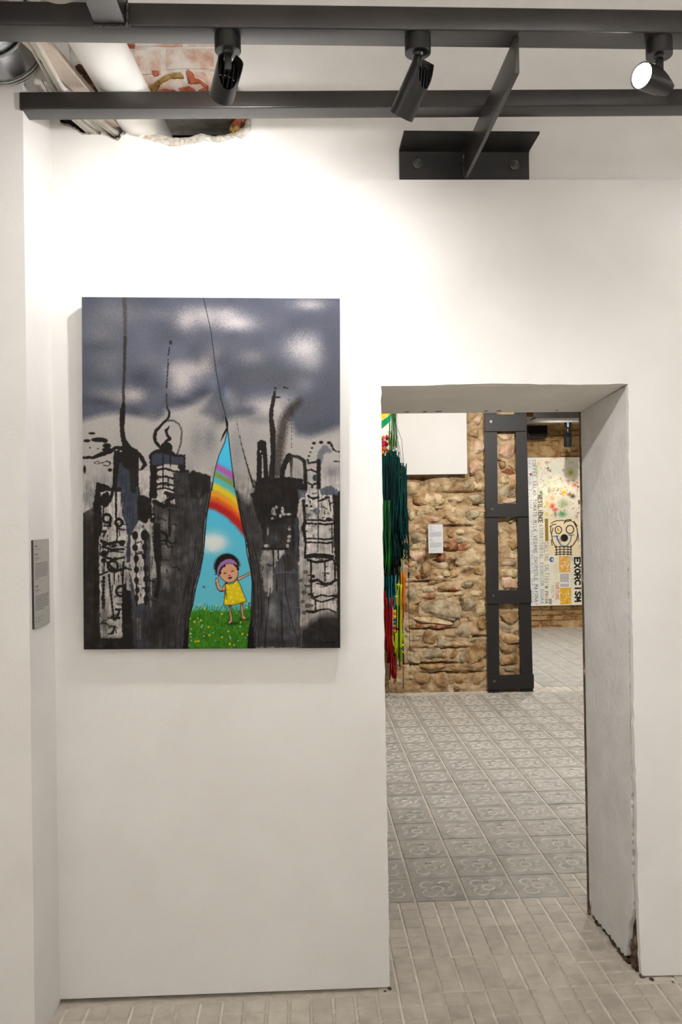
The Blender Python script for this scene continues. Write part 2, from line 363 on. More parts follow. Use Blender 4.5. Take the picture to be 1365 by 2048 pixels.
# ================================================================== floor of cement paving tiles
GROUT = mat('sandy_joint', [(190, 181, 166), (208, 199, 184)], scale=30, rough=.9, bump=.002, bscale=200)
TFL = mat('flower_tile_cement', [(150, 147, 139), (166, 162, 153), (176, 171, 161)], scale=14, rough=.5, bump=.0012, bscale=160, objrand=.07, spec=.4)
TFR = mat('flower_tile_worn_ridge', [(180, 175, 164), (203, 197, 185)], scale=20, rough=.5, bump=.001, bscale=160, objrand=.06, spec=.4)
TGR = mat('grid_tile_cement', [(178, 171, 158), (193, 186, 172), (203, 195, 181)], scale=12, rough=.62, bump=.0014, bscale=140, objrand=.08, spec=.35)
TGG = mat('grid_tile_groove', [(206, 199, 186), (222, 215, 202)], scale=20, rough=.75, bump=.001, bscale=160, objrand=.05)
def frustum(v, f, mi, x0, x1, y0, y1, zb, zt, ins, m):
    b = len(v)
    v += [(x0, y0, zb), (x1, y0, zb), (x1, y1, zb), (x0, y1, zb), (x0+ins, y0+ins, zt), (x1-ins, y0+ins, zt), (x1-ins, y1-ins, zt), (x0+ins, y1-ins, zt)]
    for q in ((4, 5, 6, 7), (0, 1, 5, 4), (1, 2, 6, 5), (2, 3, 7, 6), (3, 0, 4, 7)):
        f.append(tuple(b+k for k in q)); mi.append(m)
def arc_ridge(v, f, mi, cx, cy, r, a0, a1, w, h, n, m):
    b = len(v)
    for i in range(n+1):
        a = a0+(a1-a0)*i/n; c, s = math.cos(a), math.sin(a)
        for rr_, z in ((r-w, 0), (r-w*.45, h), (r+w*.45, h), (r+w, 0)): v.append((cx+c*rr_, cy+s*rr_, z))
    for i in range(n):
        for k in range(3):
            f.append((b+i*4+k, b+i*4+k+1, b+(i+1)*4+k+1, b+(i+1)*4+k)); mi.append(m)
def tile_mesh(kind):
    v, f, mi = [], [], []
    if kind == 'flower':
        frustum(v, f, mi, -.0955, .0955, -.0992, .0992, -.012, 0, .0012, 0)
        arc_ridge(v, f, mi, 0, 0, .0225, 0, 2*math.pi, .0052, .0026, 14, 1)
        for q in range(4):
            a = math.pi/4+q*math.pi/2; cx, cy = .0425*math.cos(a)*1.18, .0425*math.sin(a)*1.18
            arc_ridge(v, f, mi, cx, cy, .0285, a-2.15, a+2.15, .0052, .0028, 12, 1)
    else:
        frustum(v, f, mi, -.0975, .0975, -.0992, .0992, -.012, -.0035, .001, 1)
        p = .2/3
        for i in range(3):
            for j in range(3):
                cx, cy = (i-1)*p, (j-1)*p
                frustum(v, f, mi, cx-.0294, cx+.0294, cy-.0306, cy+.0306, -.0035, .0012, .0026, 0)
    me = bpy.data.meshes.new(kind+'_tile'); me.from_pydata(v, [], f); me.update()
    me.polygons.foreach_set('material_index', mi)
    for m in ((TFL, TFR) if kind == 'flower' else (TGR, TGG)): me.materials.append(m)
    bm = bmesh.new(); bm.from_mesh(me); bmesh.ops.recalc_face_normals(bm, faces=bm.faces[:])
    for fc in bm.faces:
        if fc.normal.z < -0.5: fc.normal_flip()
    bm.to_mesh(me); bm.free()
    return me
FLW, GRD = tile_mesh('flower'), tile_mesh('grid')
mb = MB(); mb.box((-2.7, -4.9, -0.1), (6.2, 8.3, -0.004)); floor = tag(mb.build('floor', GROUT), kind='structure')
ORG[floor] = Vector((0, 0, 0))
X0, Y0 = 0.408, -0.027       # a joint of the paving
rr = random.Random(5); loose = []
cellsF, cellsG, restF, restG = [], [], [], []
for i in range(-16, 30):
    for j in range(-25, 43):
        cx, cy = X0+(i+.5)*.2+(j*.0006), Y0+(j+.5)*.2015
        if cy > 8.0: continue
        inroom = cy < 0 and -2.55 < cx < 2.55
        indoor = 0 <= cy < 0.43 and 0.2 < cx < 1.12
        if cy < -0.235 and cx < -2.5: continue
        if cy < 0.03 and (cx < -2.5 or cx > 2.6): continue
        if -0.24 < cy < 0.03 and cx < XL-0.02: continue
        if 0.03 < cy < 0.42 and not indoor: continue
        if cy > 0.42 and (cx < -1.9 or cx > 5.9): continue
        if 4.38 < cy < 4.75 and cx < 1.95: continue
        if cy > 4.38 and cx < 1.9: continue
        grid = cy < Y0+3*.2015 or (4.14 < cy < 4.36) or (i == 3 and cy < Y0+4*.2015)
        # in sight of the photograph (or a step beside it)
        if cy < 0.03: near = cy > -0.5 and -1.0 < cx < 1.9
        elif cy < 4.4:
            s = cx/(cy+2.59); near = 0.02 < s < 0.46
        else:
            s = cx/(cy+2.59); near = 0.24 < s < 0.46 and cy < 8.0
        (cellsG if grid else cellsF).append((near, cx, cy)) if near else (restG if grid else restF).append((cx, cy))
def lay(cells, me, lim):
    cells = sorted(cells, key=lambda c: (c[1]**2+(c[2]+2.59)**2))
    for k, (_, cx, cy) in enumerate(cells[:lim]):
        o = bpy.data.objects.new('paving_tile', me); COL.objects.link(o); o.parent = floor
        o.location = (cx+rr.uniform(-.0008, .0008), cy+rr.uniform(-.0006, .0006), rr.uniform(-.0008, .0008))
        o.rotation_euler = (rr.uniform(-.0045, .0045), rr.uniform(-.004, .004), rr.uniform(-.006, .006)+math.pi/2*0)
    return [(c[1], c[2]) for c in cells[lim:]]
restG += lay(cellsG, GRD, 105); restF += lay(cellsF, FLW, 190)
def lay_rest(name, me, cells):
    nv = len(me.vertices); co = np.empty(nv*3); me.vertices.foreach_get('co', co); co = co.reshape(-1, 3)
    vs = np.concatenate([co+np.array([cx, cy, 0]) for cx, cy in cells])
    base = [tuple(p.vertices) for p in me.polygons]; bmi = [p.material_index for p in me.polygons]
    fs = []; mis = []
    for k in range(len(cells)): fs += [tuple(i+k*nv for i in q) for q in base]; mis += bmi
    m2 = bpy.data.meshes.new(name); m2.from_pydata(vs.tolist(), [], fs); m2.update(); m2.polygons.foreach_set('material_index', mis)
    for m in me.materials: m2.materials.append(m)
    o = link(name, m2, None, floor); o['kind'] = 'stuff'
lay_rest('outlying_grid_paving', GRD, restG); 
# the far paving needs no relief of its own beyond the joints
v, f, mi = [], [], []
frustum(v, f, mi, -.0955, .0955, -.0992, .0992, -.012, 0, .0012, 0)
FLAT = bpy.data.meshes.new('plain_tile'); FLAT.from_pydata(v, [], f); FLAT.materials.append(TFL)
lay_rest('outlying_flower_paving', FLAT, restF)

# ================================================================== steelwork and services
def skew_box(x0, x1, yn0, yn1, yf0, yf1, z0, z1, bev):
    """beam whose long edges run from (x0, y*0) to (x1, y*1)"""
    mb = MB()
    vs = [mb.bm.verts.new(p) for p in ((x0, yn0, z0), (x1, yn1, z0), (x1, yf1, z0), (x0, yf0, z0), (x0, yn0, z1), (x1, yn1, z1), (x1, yf1, z1), (x0, yf0, z1))]
    for q in ((0, 1, 2, 3), (4, 5, 6, 7), (0, 1, 5, 4), (1, 2, 6, 5), (2, 3, 7, 6), (3, 0, 4, 7)): mb.bm.faces.new([vs[k] for k in q])
    bmesh.ops.bevel(mb.bm, geom=mb.bm.edges[:], offset=bev, segments=3, profile=.5, affect='EDGES')
    return mb
o = skew_box(-0.762, 2.595, -0.245, -0.335, -0.178, -0.272, 2.600, 2.648, .004).build('steel_beam', STEEL, None, 'auto')
tag(o, 'long black steel box beam nearer the white wall, under the broken plaster hole', 'beam', 'steel ceiling beams')
o = skew_box(-2.595, 2.595, -0.643, -0.643, -0.573, -0.567, 2.600, 2.656, .004)
upper_beam = o.build('steel_beam', STEEL, None, 'auto')
tag(upper_beam, 'long black steel box beam at the top carrying the three spotlights', 'beam', 'steel ceiling beams')
# crossbeam towards the camera
cross = empty('cross_beam', (-0.5, -1.2, 2.6), 'short black steel crossbeam welded to the top beam above the silver duct', 'beam', 'steel ceiling beams')
p0 = onZ(190, 52, 2.601); p1 = onZ(252, 50, 2.601)
mb = MB(); mb.box((p0[0], -2.2, 2.601), (p1[0], -0.6435, 2.655), .004); mb.build('box_section', STEEL, cross, 'auto')
wb = MB(); rr = random.Random(9); x = p0[0]-.002
while x < p1[0]+.004:
    wb.tube([(x, -.6455, 2.6005), (x+.009, -.6455+rr.uniform(-.0015, .0015), 2.6005)], [rr.uniform(.003, .0055), rr.uniform(.003, .0055)], 6); x += .007
z = 2.602
while z < 2.655:
    wb.tube([(p1[0]+.002, -.645, z), (p1[0]+.002, -.645, z+.008)], [rr.uniform(.003, .005)]*2, 6); z += .007
wb.build('weld_bead', WELD, cross, True)
# strut plate and wall bracket
strut = empty('support_arm', (0.53, -0.3, 2.51), 'flat black steel arm running from the wall bracket to the top beam', 'support arm')
mb = MB(); mb.box((0.524, -0.622, 2.511), (0.535, -0.0005, 2.5985), .0012); mb.build('arm_plate', STEEL, strut, 'auto')
wb = MB()
for side in (0.5235,):
    z = 2.512
    while z < 2.597:
        wb.tube([(side, -.001, z), (side, -.001+rr.uniform(-.001, .001), z+.007)], [rr.uniform(.0025, .0045)]*2, 6); z += .0055
wb.build('weld_bead', WELD, strut, True)
brk = empty('angle_bracket', (0.525, 0, 2.5), 'black steel angle bracket bolted to the white wall', 'bracket')
mb = MB(); Lp = [(.004, 2.49), (.004, 2.588), (.001, 2.595), (-.006, 2.5985), (-.114, 2.6)]
Li = [(-.116, 2.604), (-.116, 2.607), (.008, 2.609), (.014, 2.607), (.014, 2.49)]
mb.prism([(0.3215, y, z) for y, z in Lp+Li], (0.409, 0, 0)); mb.build('angle_section', STEELM, brk, 'auto')
for px_, py_ in ((836, 327), (1030, 330)):
    p = onY(px_, py_, -.002)
    b = empty('bolt', (p[0], 0, p[2])); b.parent = brk; b.matrix_parent_inverse = Matrix.Translation(-ORG[brk]); ORG[b] = Vector((p[0], 0, p[2]))
    mb = MB(); mb.tube([(p[0], 0, p[2]), (p[0], -.0025, p[2])], .0155, 20); mb.build('washer', BOLT, b, 'auto')
    mb = MB(); mb.tube([(p[0], -.0025, p[2]), (p[0], -.012, p[2])], .0085, 6); mb.tube([(p[0], -.012, p[2]), (p[0], -.026, p[2])], .005, 10); mb.build('nut', BOLT, b)
# white pipe, trunking, board and duct
a = onZ(200, 92, 2.72); b = onZ(252, 186, 2.72); d = (b-a)/np.linalg.norm(b-a)
P0 = b-d*2.2; P1 = b+d*((0.5-b[1])/d[1])
mb = MB(); mb.tube([P0, b-d*.9, b, P1], .067, 40, caps=False); mb.tube([b-d*.56, b-d*.50], .071, 40)
tag(mb.build('waste_pipe', PVC, None, 'auto'), 'thick round white pipe running into the broken wall hole', 'pipe')
tr = empty('cable_trunking', (-.7, -.4, 2.66), 'ribbed white cable trunking beside the thick white pipe', 'trunking')
zt = 2.668
w0, w1 = onZ(165, 258, zt), onZ(226, 262, zt); wy = (w0[1]+w1[1])/2
def tr_x(t, y):
    x = -.72+.072*t
    return x if y < -.2 else x+((w0[0]+(w1[0]-w0[0])*t)-x)*(y+.2)/(wy+.2)
def tr_strip(name, t0, t1, z, h, m):
    ys = (-.5 if t0 > .6 else -.246, -.2, wy, .45); mb = MB()
    mb.prism([(tr_x(t0, y), y, z) for y in ys]+[(tr_x(t1, y), y, z) for y in ys[::-1]], (0, 0, h)); mb.build(name, m, tr)
for k, (t0, t1, hh) in enumerate(((0, .30, .0), (.30, .36, .014), (.36, .48, .004), (.48, .72, .004), (.72, .78, .014), (.78, 1.0, .0))):
    tr_strip('channel', t0, t1, zt+hh, .05, TRUNK)
    if k in (0, 3, 5):
        for r_ in range(4):
            t = t0+(t1-t0)*(r_+.6)/4.6; tr_strip('rib', t, t+.018, zt+hh-.003, .004, TRUNK)
def ext(a, b, y): return a+(b-a)*((y-a[1])/(b[1]-a[1]))
q0, q1 = onZ(150, 186, 2.68), onZ(181, 186, 2.68); w0, w1 = onZ(226, 258, 2.68), onZ(244, 258, 2.68)
mb = MB(); mb.prism([(p[0], p[1], 2.68) for p in (ext(q0, w0, -.56), ext(q1, w1, -.56), ext(q1, w1, .03), ext(q0, w0, .03))], (0, 0, .02))
tag(mb.build('backing_board', BOARD), 'narrow pinkish board between the trunking and the thick white pipe', 'board')
duct = empty('ventilation_duct', (-.8, -.5, 2.66), 'round silver galvanised ventilation duct at the left pier', 'duct')
dc = Vector((-0.800, -.256, 2.776)); dd = Vector((-.03, -1, .02)).normalized(); rad = .117
mb = MB(); mb.tube([dc-dd*.0, dc+dd*.12], [rad*.985, rad], 48, caps=False); mb.tube([dc+dd*.12, dc+dd*.30, dc+dd*1.9], rad*.96, 48, caps=False); mb.build('duct_tube', ZINC, duct, 'auto')
for t, rr_ in ((.0, .004), (.012, .003), (.125, .0045), (.75, .0045)):
    pts = []; u = dd.cross(Vector((0, 0, 1))).normalized(); w = u.cross(dd)
    mb = MB(); ring = [dc+dd*t+(u*math.cos(k*2*math.pi/48)+w*math.sin(k*2*math.pi/48))*(rad+.0005) for k in range(49)]
    mb.tube(ring, rr_, 8, caps=False); mb.build('seam_ring', ZINC, duct, True)
mb = MB(); mb.tube([dc, dc-dd*.004], rad*.97, 48); mb.build('end_cap', ZINC, duct, 'auto')

# ================================================================== spotlights
def spotlight(mount, aim, label, energy, col, size=1.15, blend=.6, L=.112, rad=.0305, cutdir=None, lit=None, group='black tube spotlights on the top beam', beam_z=2.6, S=1.0, radius=.02, spill=0.0, off=(0, 0, 0), back=.016):
    mx, my = mount; z = beam_z
    t = empty('spotlight', (mx, my, z), label, 'spotlight', group)
    mb = MB(); mb.tube([(mx, my, z), (mx, my, z-.003*S), (mx, my, z-.036*S), (mx, my, z-.038*S)], [.031*S, .031*S, .031*S, .0295*S], 32); mb.build('mount', LAMPB, t, 'auto')
    a = Vector(aim).normalized()
    piv = Vector((mx, my, z-.074*S))+Vector(off)
    mb = MB(); mb.tube([(mx, my, z-.038*S), (mx, my, z-.044*S)], [.014*S, .011*S], 16); mb.box((mx-.0085*S, my-.006*S, z-.082*S), (mx+.0085*S, my+.006*S, z-.043*S), .002*S); mb.build('stem', LAMPB, t, 'auto')
    cd = Vector(cutdir) if cutdir is not None else Vector((0, -1, 0))
    cd = (cd-a*cd.dot(a)).normalized(); sd = a.cross(cd)
    top = piv-a*back*S; rad *= S; L *= S
    seg = 36; outer, inner, bo, bi = [], [], [], []
    bm = bmesh.new()
    for k in range(seg):
        th = 2*math.pi*k/seg; dirv = cd*math.cos(th)+sd*math.sin(th)
        cut = max(0.0, math.cos(th))*rad*1.75
        if abs(th-math.pi) < .35: cut += .022*S            # slot for the stem
        outer.append(bm.verts.new(top+a*cut+dirv*rad)); inner.append(bm.verts.new(top+a*cut+dirv*(rad-.0022*S)))
        bo.append(bm.verts.new(top+a*(L+.02*S)+dirv*rad)); bi.append(bm.verts.new(top+a*(L+.02*S)+dirv*(rad-.0022*S)))
    ci = bm.verts.new(top+a*(rad*1.9)); ins = []
    for k in range(seg):
        th = 2*math.pi*k/seg; ins.append(bm.verts.new(top+a*(rad*2.0)+(cd*math.cos(th)+sd*math.sin(th))*(rad-.0022*S)))
    for k in range(seg):
        j = (k+1) % seg
        for q in ((outer[k], outer[j], bo[j], bo[k]), (outer[k], inner[k], inner[j], outer[j]), (inner[k], ins[k], ins[j], inner[j]), (bo[k], bo[j], bi[j], bi[k])): bm.faces.new(q)
    bmesh.ops.recalc_face_normals(bm, faces=bm.faces[:])
    me = bpy.data.meshes.new('housing'); bm.to_mesh(me); bm.free()
    h = link('housing', me, LAMPB, t, True); me.set_sharp_from_angle(angle=math.radians(35))
    M = Matrix((( *sd, 0), (*cd, 0), (*a, 0), (0, 0, 0, 1))).transposed(); M.translation = top
    for k in range(5):
        x = (k-2)*rad*.36; hw = math.sqrt(max(0, (rad-.003*S)**2-x*x))
        fb = MB(); zf = lambda yy: max(0, yy)/rad*rad*1.75
        pts = [(x, -hw*.3, rad*2.0), (x, hw, rad*2.0), (x, hw, zf(hw)+.003*S), (x, hw*.3, zf(hw*.3)+.004*S), (x, -hw*.3, .012*S)]
        fb.prism([M @ Vector((p[0]-.0006*S, p[1], p[2])) for p in pts], M.to_3x3() @ Vector((.0012*S, 0, 0))); fb.build('cooling_fin', LAMPB, h)
    fb = MB(); fb.tube([M @ Vector((0, 0, rad*2.0)), M @ Vector((0, 0, rad*2.0+.002*S))], rad-.0024*S, 32); fb.build('heat_sink', LAMPI, h)
    end = top+a*(L+.02*S)
    lens = MB(); lens.tube([end-a*.006*S, end-a*.004*S], rad-.0024*S, 32)
    lens.build('lens', lit if lit is not None else LENS, t)
    ld = bpy.data.lights.new('spot', 'SPOT'); ld.energy = energy; ld.color = col; ld.spot_size = size; ld.spot_blend = blend; ld.shadow_soft_size = radius
    lo = bpy.data.objects.new('spot_light', ld); COL.objects.link(lo); lo.parent = t
    lo.matrix_basis = Matrix.Translation(end+a*.004*S) @ a.to_track_quat('-Z', 'Y').to_matrix().to_4x4()
    lo.matrix_parent_inverse = Matrix.Translation(-ORG[t])
    if spill:
        l2 = bpy.data.lights.new('spill', 'SPOT'); l2.energy = energy*spill*SPILL; l2.color = col; l2.spot_size = 2.95; l2.spot_blend = 1.0; l2.shadow_soft_size = radius
        o2 = bpy.data.objects.new('spill_light', l2); COL.objects.link(o2); o2.parent = t; o2.matrix_basis = lo.matrix_basis.copy(); o2.matrix_parent_inverse = lo.matrix_parent_inverse.copy()
    return t
LENS = emit_mat('lamp_lens', (1, .95, .88), 30.0)
UBY = -0.608
m1, m2, m3 = (onZ(456, 75, 2.6), onZ(835, 80, 2.6), onZ(1313, 90, 2.6))
spotlight((m1[0], UBY), (-.30, .85, -.40), 'black tube spotlight in front of the bare brick patch, facing the wall', E_ONE, WARM, size=2.0, blend=.9, cutdir=(.15, -.5, -.8), spill=3.4, L=.078, off=(.003, 0, 0))
spotlight((m2[0], UBY), (-.40, .50, -.75), 'black tube spotlight left of the steel arm, tilted towards the painting', E_TWO, WARM, size=1.7, blend=.9, cutdir=(.75, -.75, -.3), spill=2.2, off=(.012, 0, .003))
spotlight((m3[0], UBY), (-.85, -.50, -.05), 'lit black tube spotlight at the right end of the top beam, shining left', E_THREE, COOL, size=2.0, blend=.8, cutdir=(.3, -.4, .8), spill=.6, L=.07, off=(-.006, 0, -.023), back=.03)
# lamp out of frame on the top beam, then unseen ceiling lamps added for fill
spotlight((1.75, UBY), (-.75, .45, -.55), 'black tube spotlight on the top beam beyond the right edge of the picture', E_TWO*.5, WARM, size=1.9, blend=.9, spill=.8)
for x, y, aim, e, w_, lab in ((-1.6, -2.9, (.3, -.8, .05), .7, 2.3, 'added unseen fill spotlight over the left rear of the white room'), (1.6, -2.9, (-.3, -.8, .05), 1.35, 2.3, 'added unseen fill spotlight over the right rear of the white room'), (-.9, -2.5, (0, 0, -1), .6, 1.25, 'added unseen fill spotlight pointing straight down left of the viewpoint'), (.9, -2.4, (0, 0, -1), .6, 1.25, 'added unseen fill spotlight pointing straight down right of the viewpoint')):
    spotlight((x, y), aim, lab, E_FILL*e, WARM, size=w_, blend=.9, beam_z=3.25, group='spotlights behind the viewpoint')
spotlight((-.555, -1.15), (2.0, 1.3, -1.6), 'black tube spotlight under the short crossbeam, aimed at the doorway', E_DOOR, WARM, size=.98, blend=1.0, group='spotlights behind the viewpoint')

# ================================================================== rooms beyond the doorway
SY = 4.33
MORT = mat('rubble_wall_mortar', [(120, 96, 66), (164, 136, 100), (190, 164, 128), (204, 182, 150)], scale=7, detail=10, rough=.95, bump=.02, bscale=22, spec=.15, lo=.3, hi=.7)
ST = [mat('limestone_cream', [(150, 124, 88), (196, 172, 134), (216, 196, 162)], scale=14, detail=10, rough=.9, bump=.012, bscale=40, objrand=.08, spec=.15),
      mat('limestone_grey', [(124, 108, 84), (168, 150, 120), (196, 180, 150)], scale=14, detail=10, rough=.9, bump=.012, bscale=45, objrand=.08, spec=.15),
      mat('sandstone_tan', [(118, 90, 58), (164, 132, 92), (196, 166, 126)], scale=12, detail=10, rough=.9, bump=.012, bscale=40, objrand=.08, spec=.15),
      mat('reddish_brick_rubble', [(112, 62, 40), (150, 96, 66), (176, 134, 102)], scale=18, detail=10, rough=.9, bump=.012, bscale=50, objrand=.08, spec=.15),
      mat('pinkish_plastered_stone', [(172, 132, 106), (200, 168, 140), (214, 190, 164)], scale=9, detail=8, rough=.9, bump=.01, bscale=40, objrand=.05, spec=.15)]
wall_stone = empty('wall_stone', (1.0, SY, 0), kind='structure')
def vnoise(nx, ny, sc, seed):
    rg = np.random.RandomState(seed); gx, gy = int(nx/sc)+3, int(ny/sc)+3; g = rg.rand(gy, gx)
    ys, xs = np.mgrid[0:ny, 0:nx]/sc; x0 = xs.astype(int); y0 = ys.astype(int); fx = xs-x0; fy = ys-y0
    fx = fx*fx*(3-2*fx); fy = fy*fy*(3-2*fy)
    return (g[y0, x0]*(1-fx)+g[y0, x0+1]*fx)*(1-fy)+(g[y0+1, x0]*(1-fx)+g[y0+1, x0+1]*fx)*fy
def rough_sheet(name, x0, x1, z0, z1, y, step, amp, m, parent, seed, pits=()):
    nx, nz = int((x1-x0)/step)+1, int((z1-z0)/step)+1
    k_ = .0125/step; rdg = lambda sc, sd: 1-np.abs(2*vnoise(nx, nz, sc*k_, sd)-1)
    h = vnoise(nx, nz, 14*k_, seed)*.3+rdg(7, seed+1)*.35+rdg(3.4, seed+2)*.22+vnoise(nx, nz, 1.8*k_, seed+3)*.13
    xs = np.linspace(x0, x1, nx); zs = np.linspace(z0, z1, nz); XX, ZZ = np.meshgrid(xs, zs)
    for a_, b_, ra, rb, dp in pits: h = h-dp/amp*np.exp(-(((XX-a_)/ra)**2+((ZZ-b_)/rb)**2)**1.5)
    v = np.stack([XX, y-amp*h, ZZ], -1).reshape(-1, 3)
    idx = np.arange(nx*nz).reshape(nz, nx)
    f = np.stack([idx[:-1, :-1], idx[:-1, 1:], idx[1:, 1:], idx[1:, :-1]], -1).reshape(-1, 4)
    me = bpy.data.meshes.new(name); me.from_pydata(v.tolist(), [], f.tolist()); me.update()
    return link(name, me, m, parent, True)
# stones, read off the photograph: (x0, y0, x1, y1, material)
s1 = lambda x, y: (750+x*.17582, 820+y*.17582); s2 = lambda x, y: (750+x*.17582, 1100+y*.17582)
s3 = lambda x, y: (950+x*.1685, 820+y*.1685); s4 = lambda x, y: (950+x*.17582, 1040+y*.17582)
pits = []
for fn, x, y, rx, ry in ((s1, 560, 850, 60, 90), (s1, 420, 1030, 60, 70), (s1, 520, 770, 120, 26), (s1, 980, 940, 200, 16), (s1, 700, 1140, 110, 12), (s1, 900, 1320, 160, 14), (s1, 1180, 1080, 90, 16), (s1, 730, 1600, 120, 26), (s2, 560, 200, 70, 110), (s2, 900, 170, 70, 60), (s2, 720, 120, 60, 16), (s2, 1080, 270, 80, 40), (s2, 600, 360, 200, 12), (s2, 860, 470, 120, 12), (s2, 700, 780, 260, 10), (s2, 980, 640, 14, 90), (s2, 480, 680, 14, 90), (s2, 640, 895, 260, 12), (s2, 800, 1110, 260, 14), (s2, 620, 1290, 300, 12), (s2, 400, 1200, 30, 60), (s2, 1150, 980, 120, 14), (s2, 900, 1390, 280, 12)):
    p = onY(*fn(x, y), SY-.03); pits.append((p[0], p[2], rx*.17582*6.9/1677*1.1, ry*.17582*6.9/1677*1.1, .055))
rough_sheet('rubble_face', -0.7, 1.86, -0.01, 2.9, SY, .0075, .072, MORT, wall_stone, 3, pits)
mb = MB(); mb.box((-1.9, SY+.09, 0), (1.86, SY+.42, 3.0)); mb.build('masonry_core', MORT, wall_stone)
stones = [(s1, 610, 795, 1010, 935, 1), (s1, 1000, 815, 1120, 900, 1), (s1, 1120, 800, 1260, 940, 0), (s1, 345, 820, 510, 960, 0), (s1, 440, 960, 560, 1090, 2), (s1, 530, 945, 820, 1100, 0), (s1, 810, 960, 1030, 1060, 0), (s1, 1040, 950, 1260, 1075, 1), (s1, 370, 1120, 470, 1270, 0), (s1, 480, 1060, 700, 1220, 0), (s1, 700, 1080, 960, 1200, 0), (s1, 980, 1090, 1220, 1280, 1), (s1, 560, 1200, 760, 1290, 4), (s1, 780, 1200, 990, 1290, 2), (s1, 385, 1290, 530, 1380, 4), (s1, 380, 1390, 590, 1510, 1), (s1, 410, 1510, 560, 1600, 0), (s1, 800, 1330, 920, 1420, 2), (s1, 880, 1340, 1080, 1420, 0), (s1, 1060, 1290, 1260, 1400, 0), (s1, 900, 1420, 1060, 1510, 1), (s1, 800, 1490, 960, 1590, 3), (s1, 950, 1500, 1090, 1600, 3), (s1, 1100, 1400, 1260, 1540, 2), (s1, 930, 1560, 1260, 1763, 0), (s1, 390, 1610, 540, 1740, 4), (s1, 690, 1630, 820, 1715, 3), (s1, 1070, 50, 1240, 190, 4), (s1, 1060, 200, 1200, 320, 2), (s1, 1080, 330, 1250, 520, 4), (s1, 1060, 540, 1240, 720, 4),
          (s2, 380, 115, 500, 220, 0), (s2, 540, 150, 640, 300, 2), (s2, 660, 130, 850, 215, 0), (s2, 740, 230, 865, 290, 0), (s2, 690, 280, 810, 345, 0), (s2, 590, 325, 770, 385, 2), (s2, 820, 210, 960, 330, 2), (s2, 1120, 165, 1270, 300, 2), (s2, 980, 335, 1140, 440, 1), (s2, 310, 240, 430, 350, 1), (s2, 470, 390, 690, 500, 1), (s2, 690, 400, 830, 480, 2), (s2, 830, 410, 970, 470, 3), (s2, 900, 450, 1080, 530, 0), (s2, 1060, 450, 1230, 540, 0), (s2, 510, 500, 690, 560, 3), (s2, 690, 490, 920, 560, 2), (s2, 500, 560, 970, 770, 1), (s2, 330, 440, 490, 580, 1), (s2, 985, 540, 1150, 720, 1), (s2, 1140, 540, 1275, 740, 0), (s2, 340, 600, 500, 760, 2), (s2, 415, 770, 920, 830, 0), (s2, 415, 835, 620, 885, 3), (s2, 620, 840, 870, 890, 3), (s2, 1030, 760, 1150, 840, 3), (s2, 900, 850, 1130, 980, 1), (s2, 1130, 760, 1280, 950, 2), (s2, 340, 900, 520, 1080, 1), (s2, 520, 900, 730, 1100, 2), (s2, 700, 960, 860, 1100, 1), (s2, 860, 1030, 1000, 1120, 2), (s2, 490, 1120, 760, 1280, 1), (s2, 740, 1130, 950, 1280, 2), (s2, 930, 1150, 1050, 1290, 1), (s2, 1040, 1060, 1280, 1260, 2), (s2, 340, 1160, 520, 1300, 1), (s2, 480, 1300, 800, 1370, 2), (s2, 780, 1320, 1150, 1390, 2), (s2, 420, 1390, 640, 1540, 2), (s2, 640, 1400, 850, 1560, 2), (s2, 840, 1390, 1060, 1550, 2), (s2, 1060, 1390, 1280, 1560, 2), (s2, 140, 1300, 420, 1560, 2), (s2, 140, 900, 330, 1290, 1), (s2, 1020, 1270, 1280, 1380, 2),
          (s3, 265, 260, 470, 400, 4), (s3, 265, 380, 480, 580, 4), (s3, 270, 590, 380, 700, 2), (s3, 380, 590, 480, 700, 0), (s3, 290, 690, 480, 780, 3), (s3, 270, 740, 410, 920, 0), (s3, 400, 780, 490, 960, 2), (s3, 280, 900, 480, 1030, 1), (s3, 270, 1050, 490, 1120, 4),
          (s4, 260, 70, 380, 260, 0), (s4, 370, 60, 480, 240, 2), (s4, 270, 260, 380, 370, 0), (s4, 370, 240, 490, 350, 2), (s4, 270, 370, 490, 450, 0), (s4, 270, 440, 490, 540, 1), (s4, 270, 540, 500, 650, 0), (s4, 280, 650, 500, 790, 4), (s4, 270, 800, 510, 1030, 3), (s4, 280, 1040, 510, 1180, 2), (s4, 280, 1110, 510, 1290, 1), (s4, 280, 1290, 520, 1400, 2), (s4, 280, 1390, 510, 1530, 2), (s4, 290, 1520, 520, 1640, 2), (s4, 290, 1620, 520, 1760, 1)]
rr = random.Random(21); placed = []
from mathutils import noise as mnoise
def crag(c, s, seed, rot):
    bm = bmesh.new(); bmesh.ops.create_icosphere(bm, subdivisions=4, radius=1.0)
    rn = random.Random(seed); off = Vector((rn.uniform(0, 50), rn.uniform(0, 50), rn.uniform(0, 50))); cr, sr = math.cos(rot), math.sin(rot)
    pl = [(Vector((rn.uniform(-1, 1), rn.uniform(-1.2, 0), rn.uniform(-1, 1))).normalized(), rn.uniform(.45, .8)) for _ in range(9)]
    for v in bm.verts:
        p = v.co.copy(); q = Vector([math.copysign(abs(t)**.42, t) for t in p])
        q *= .92+.30*mnoise.noise(p*1.1+off)+.16*mnoise.noise(p*2.7+off)
        for nrm, o_ in pl:
            k = q.dot(nrm)
            if k > o_: q -= nrm*(k-o_)*.8
        q += q.normalized()*(.10*mnoise.turbulence(p*3.5+off, 4, True)-.05)
        x, z = q.x*s[0], q.z*s[2]
        v.co = Vector((c[0]+x*cr-z*sr, c[1]+q.y*s[1], c[2]+x*sr+z*cr))
    return bm
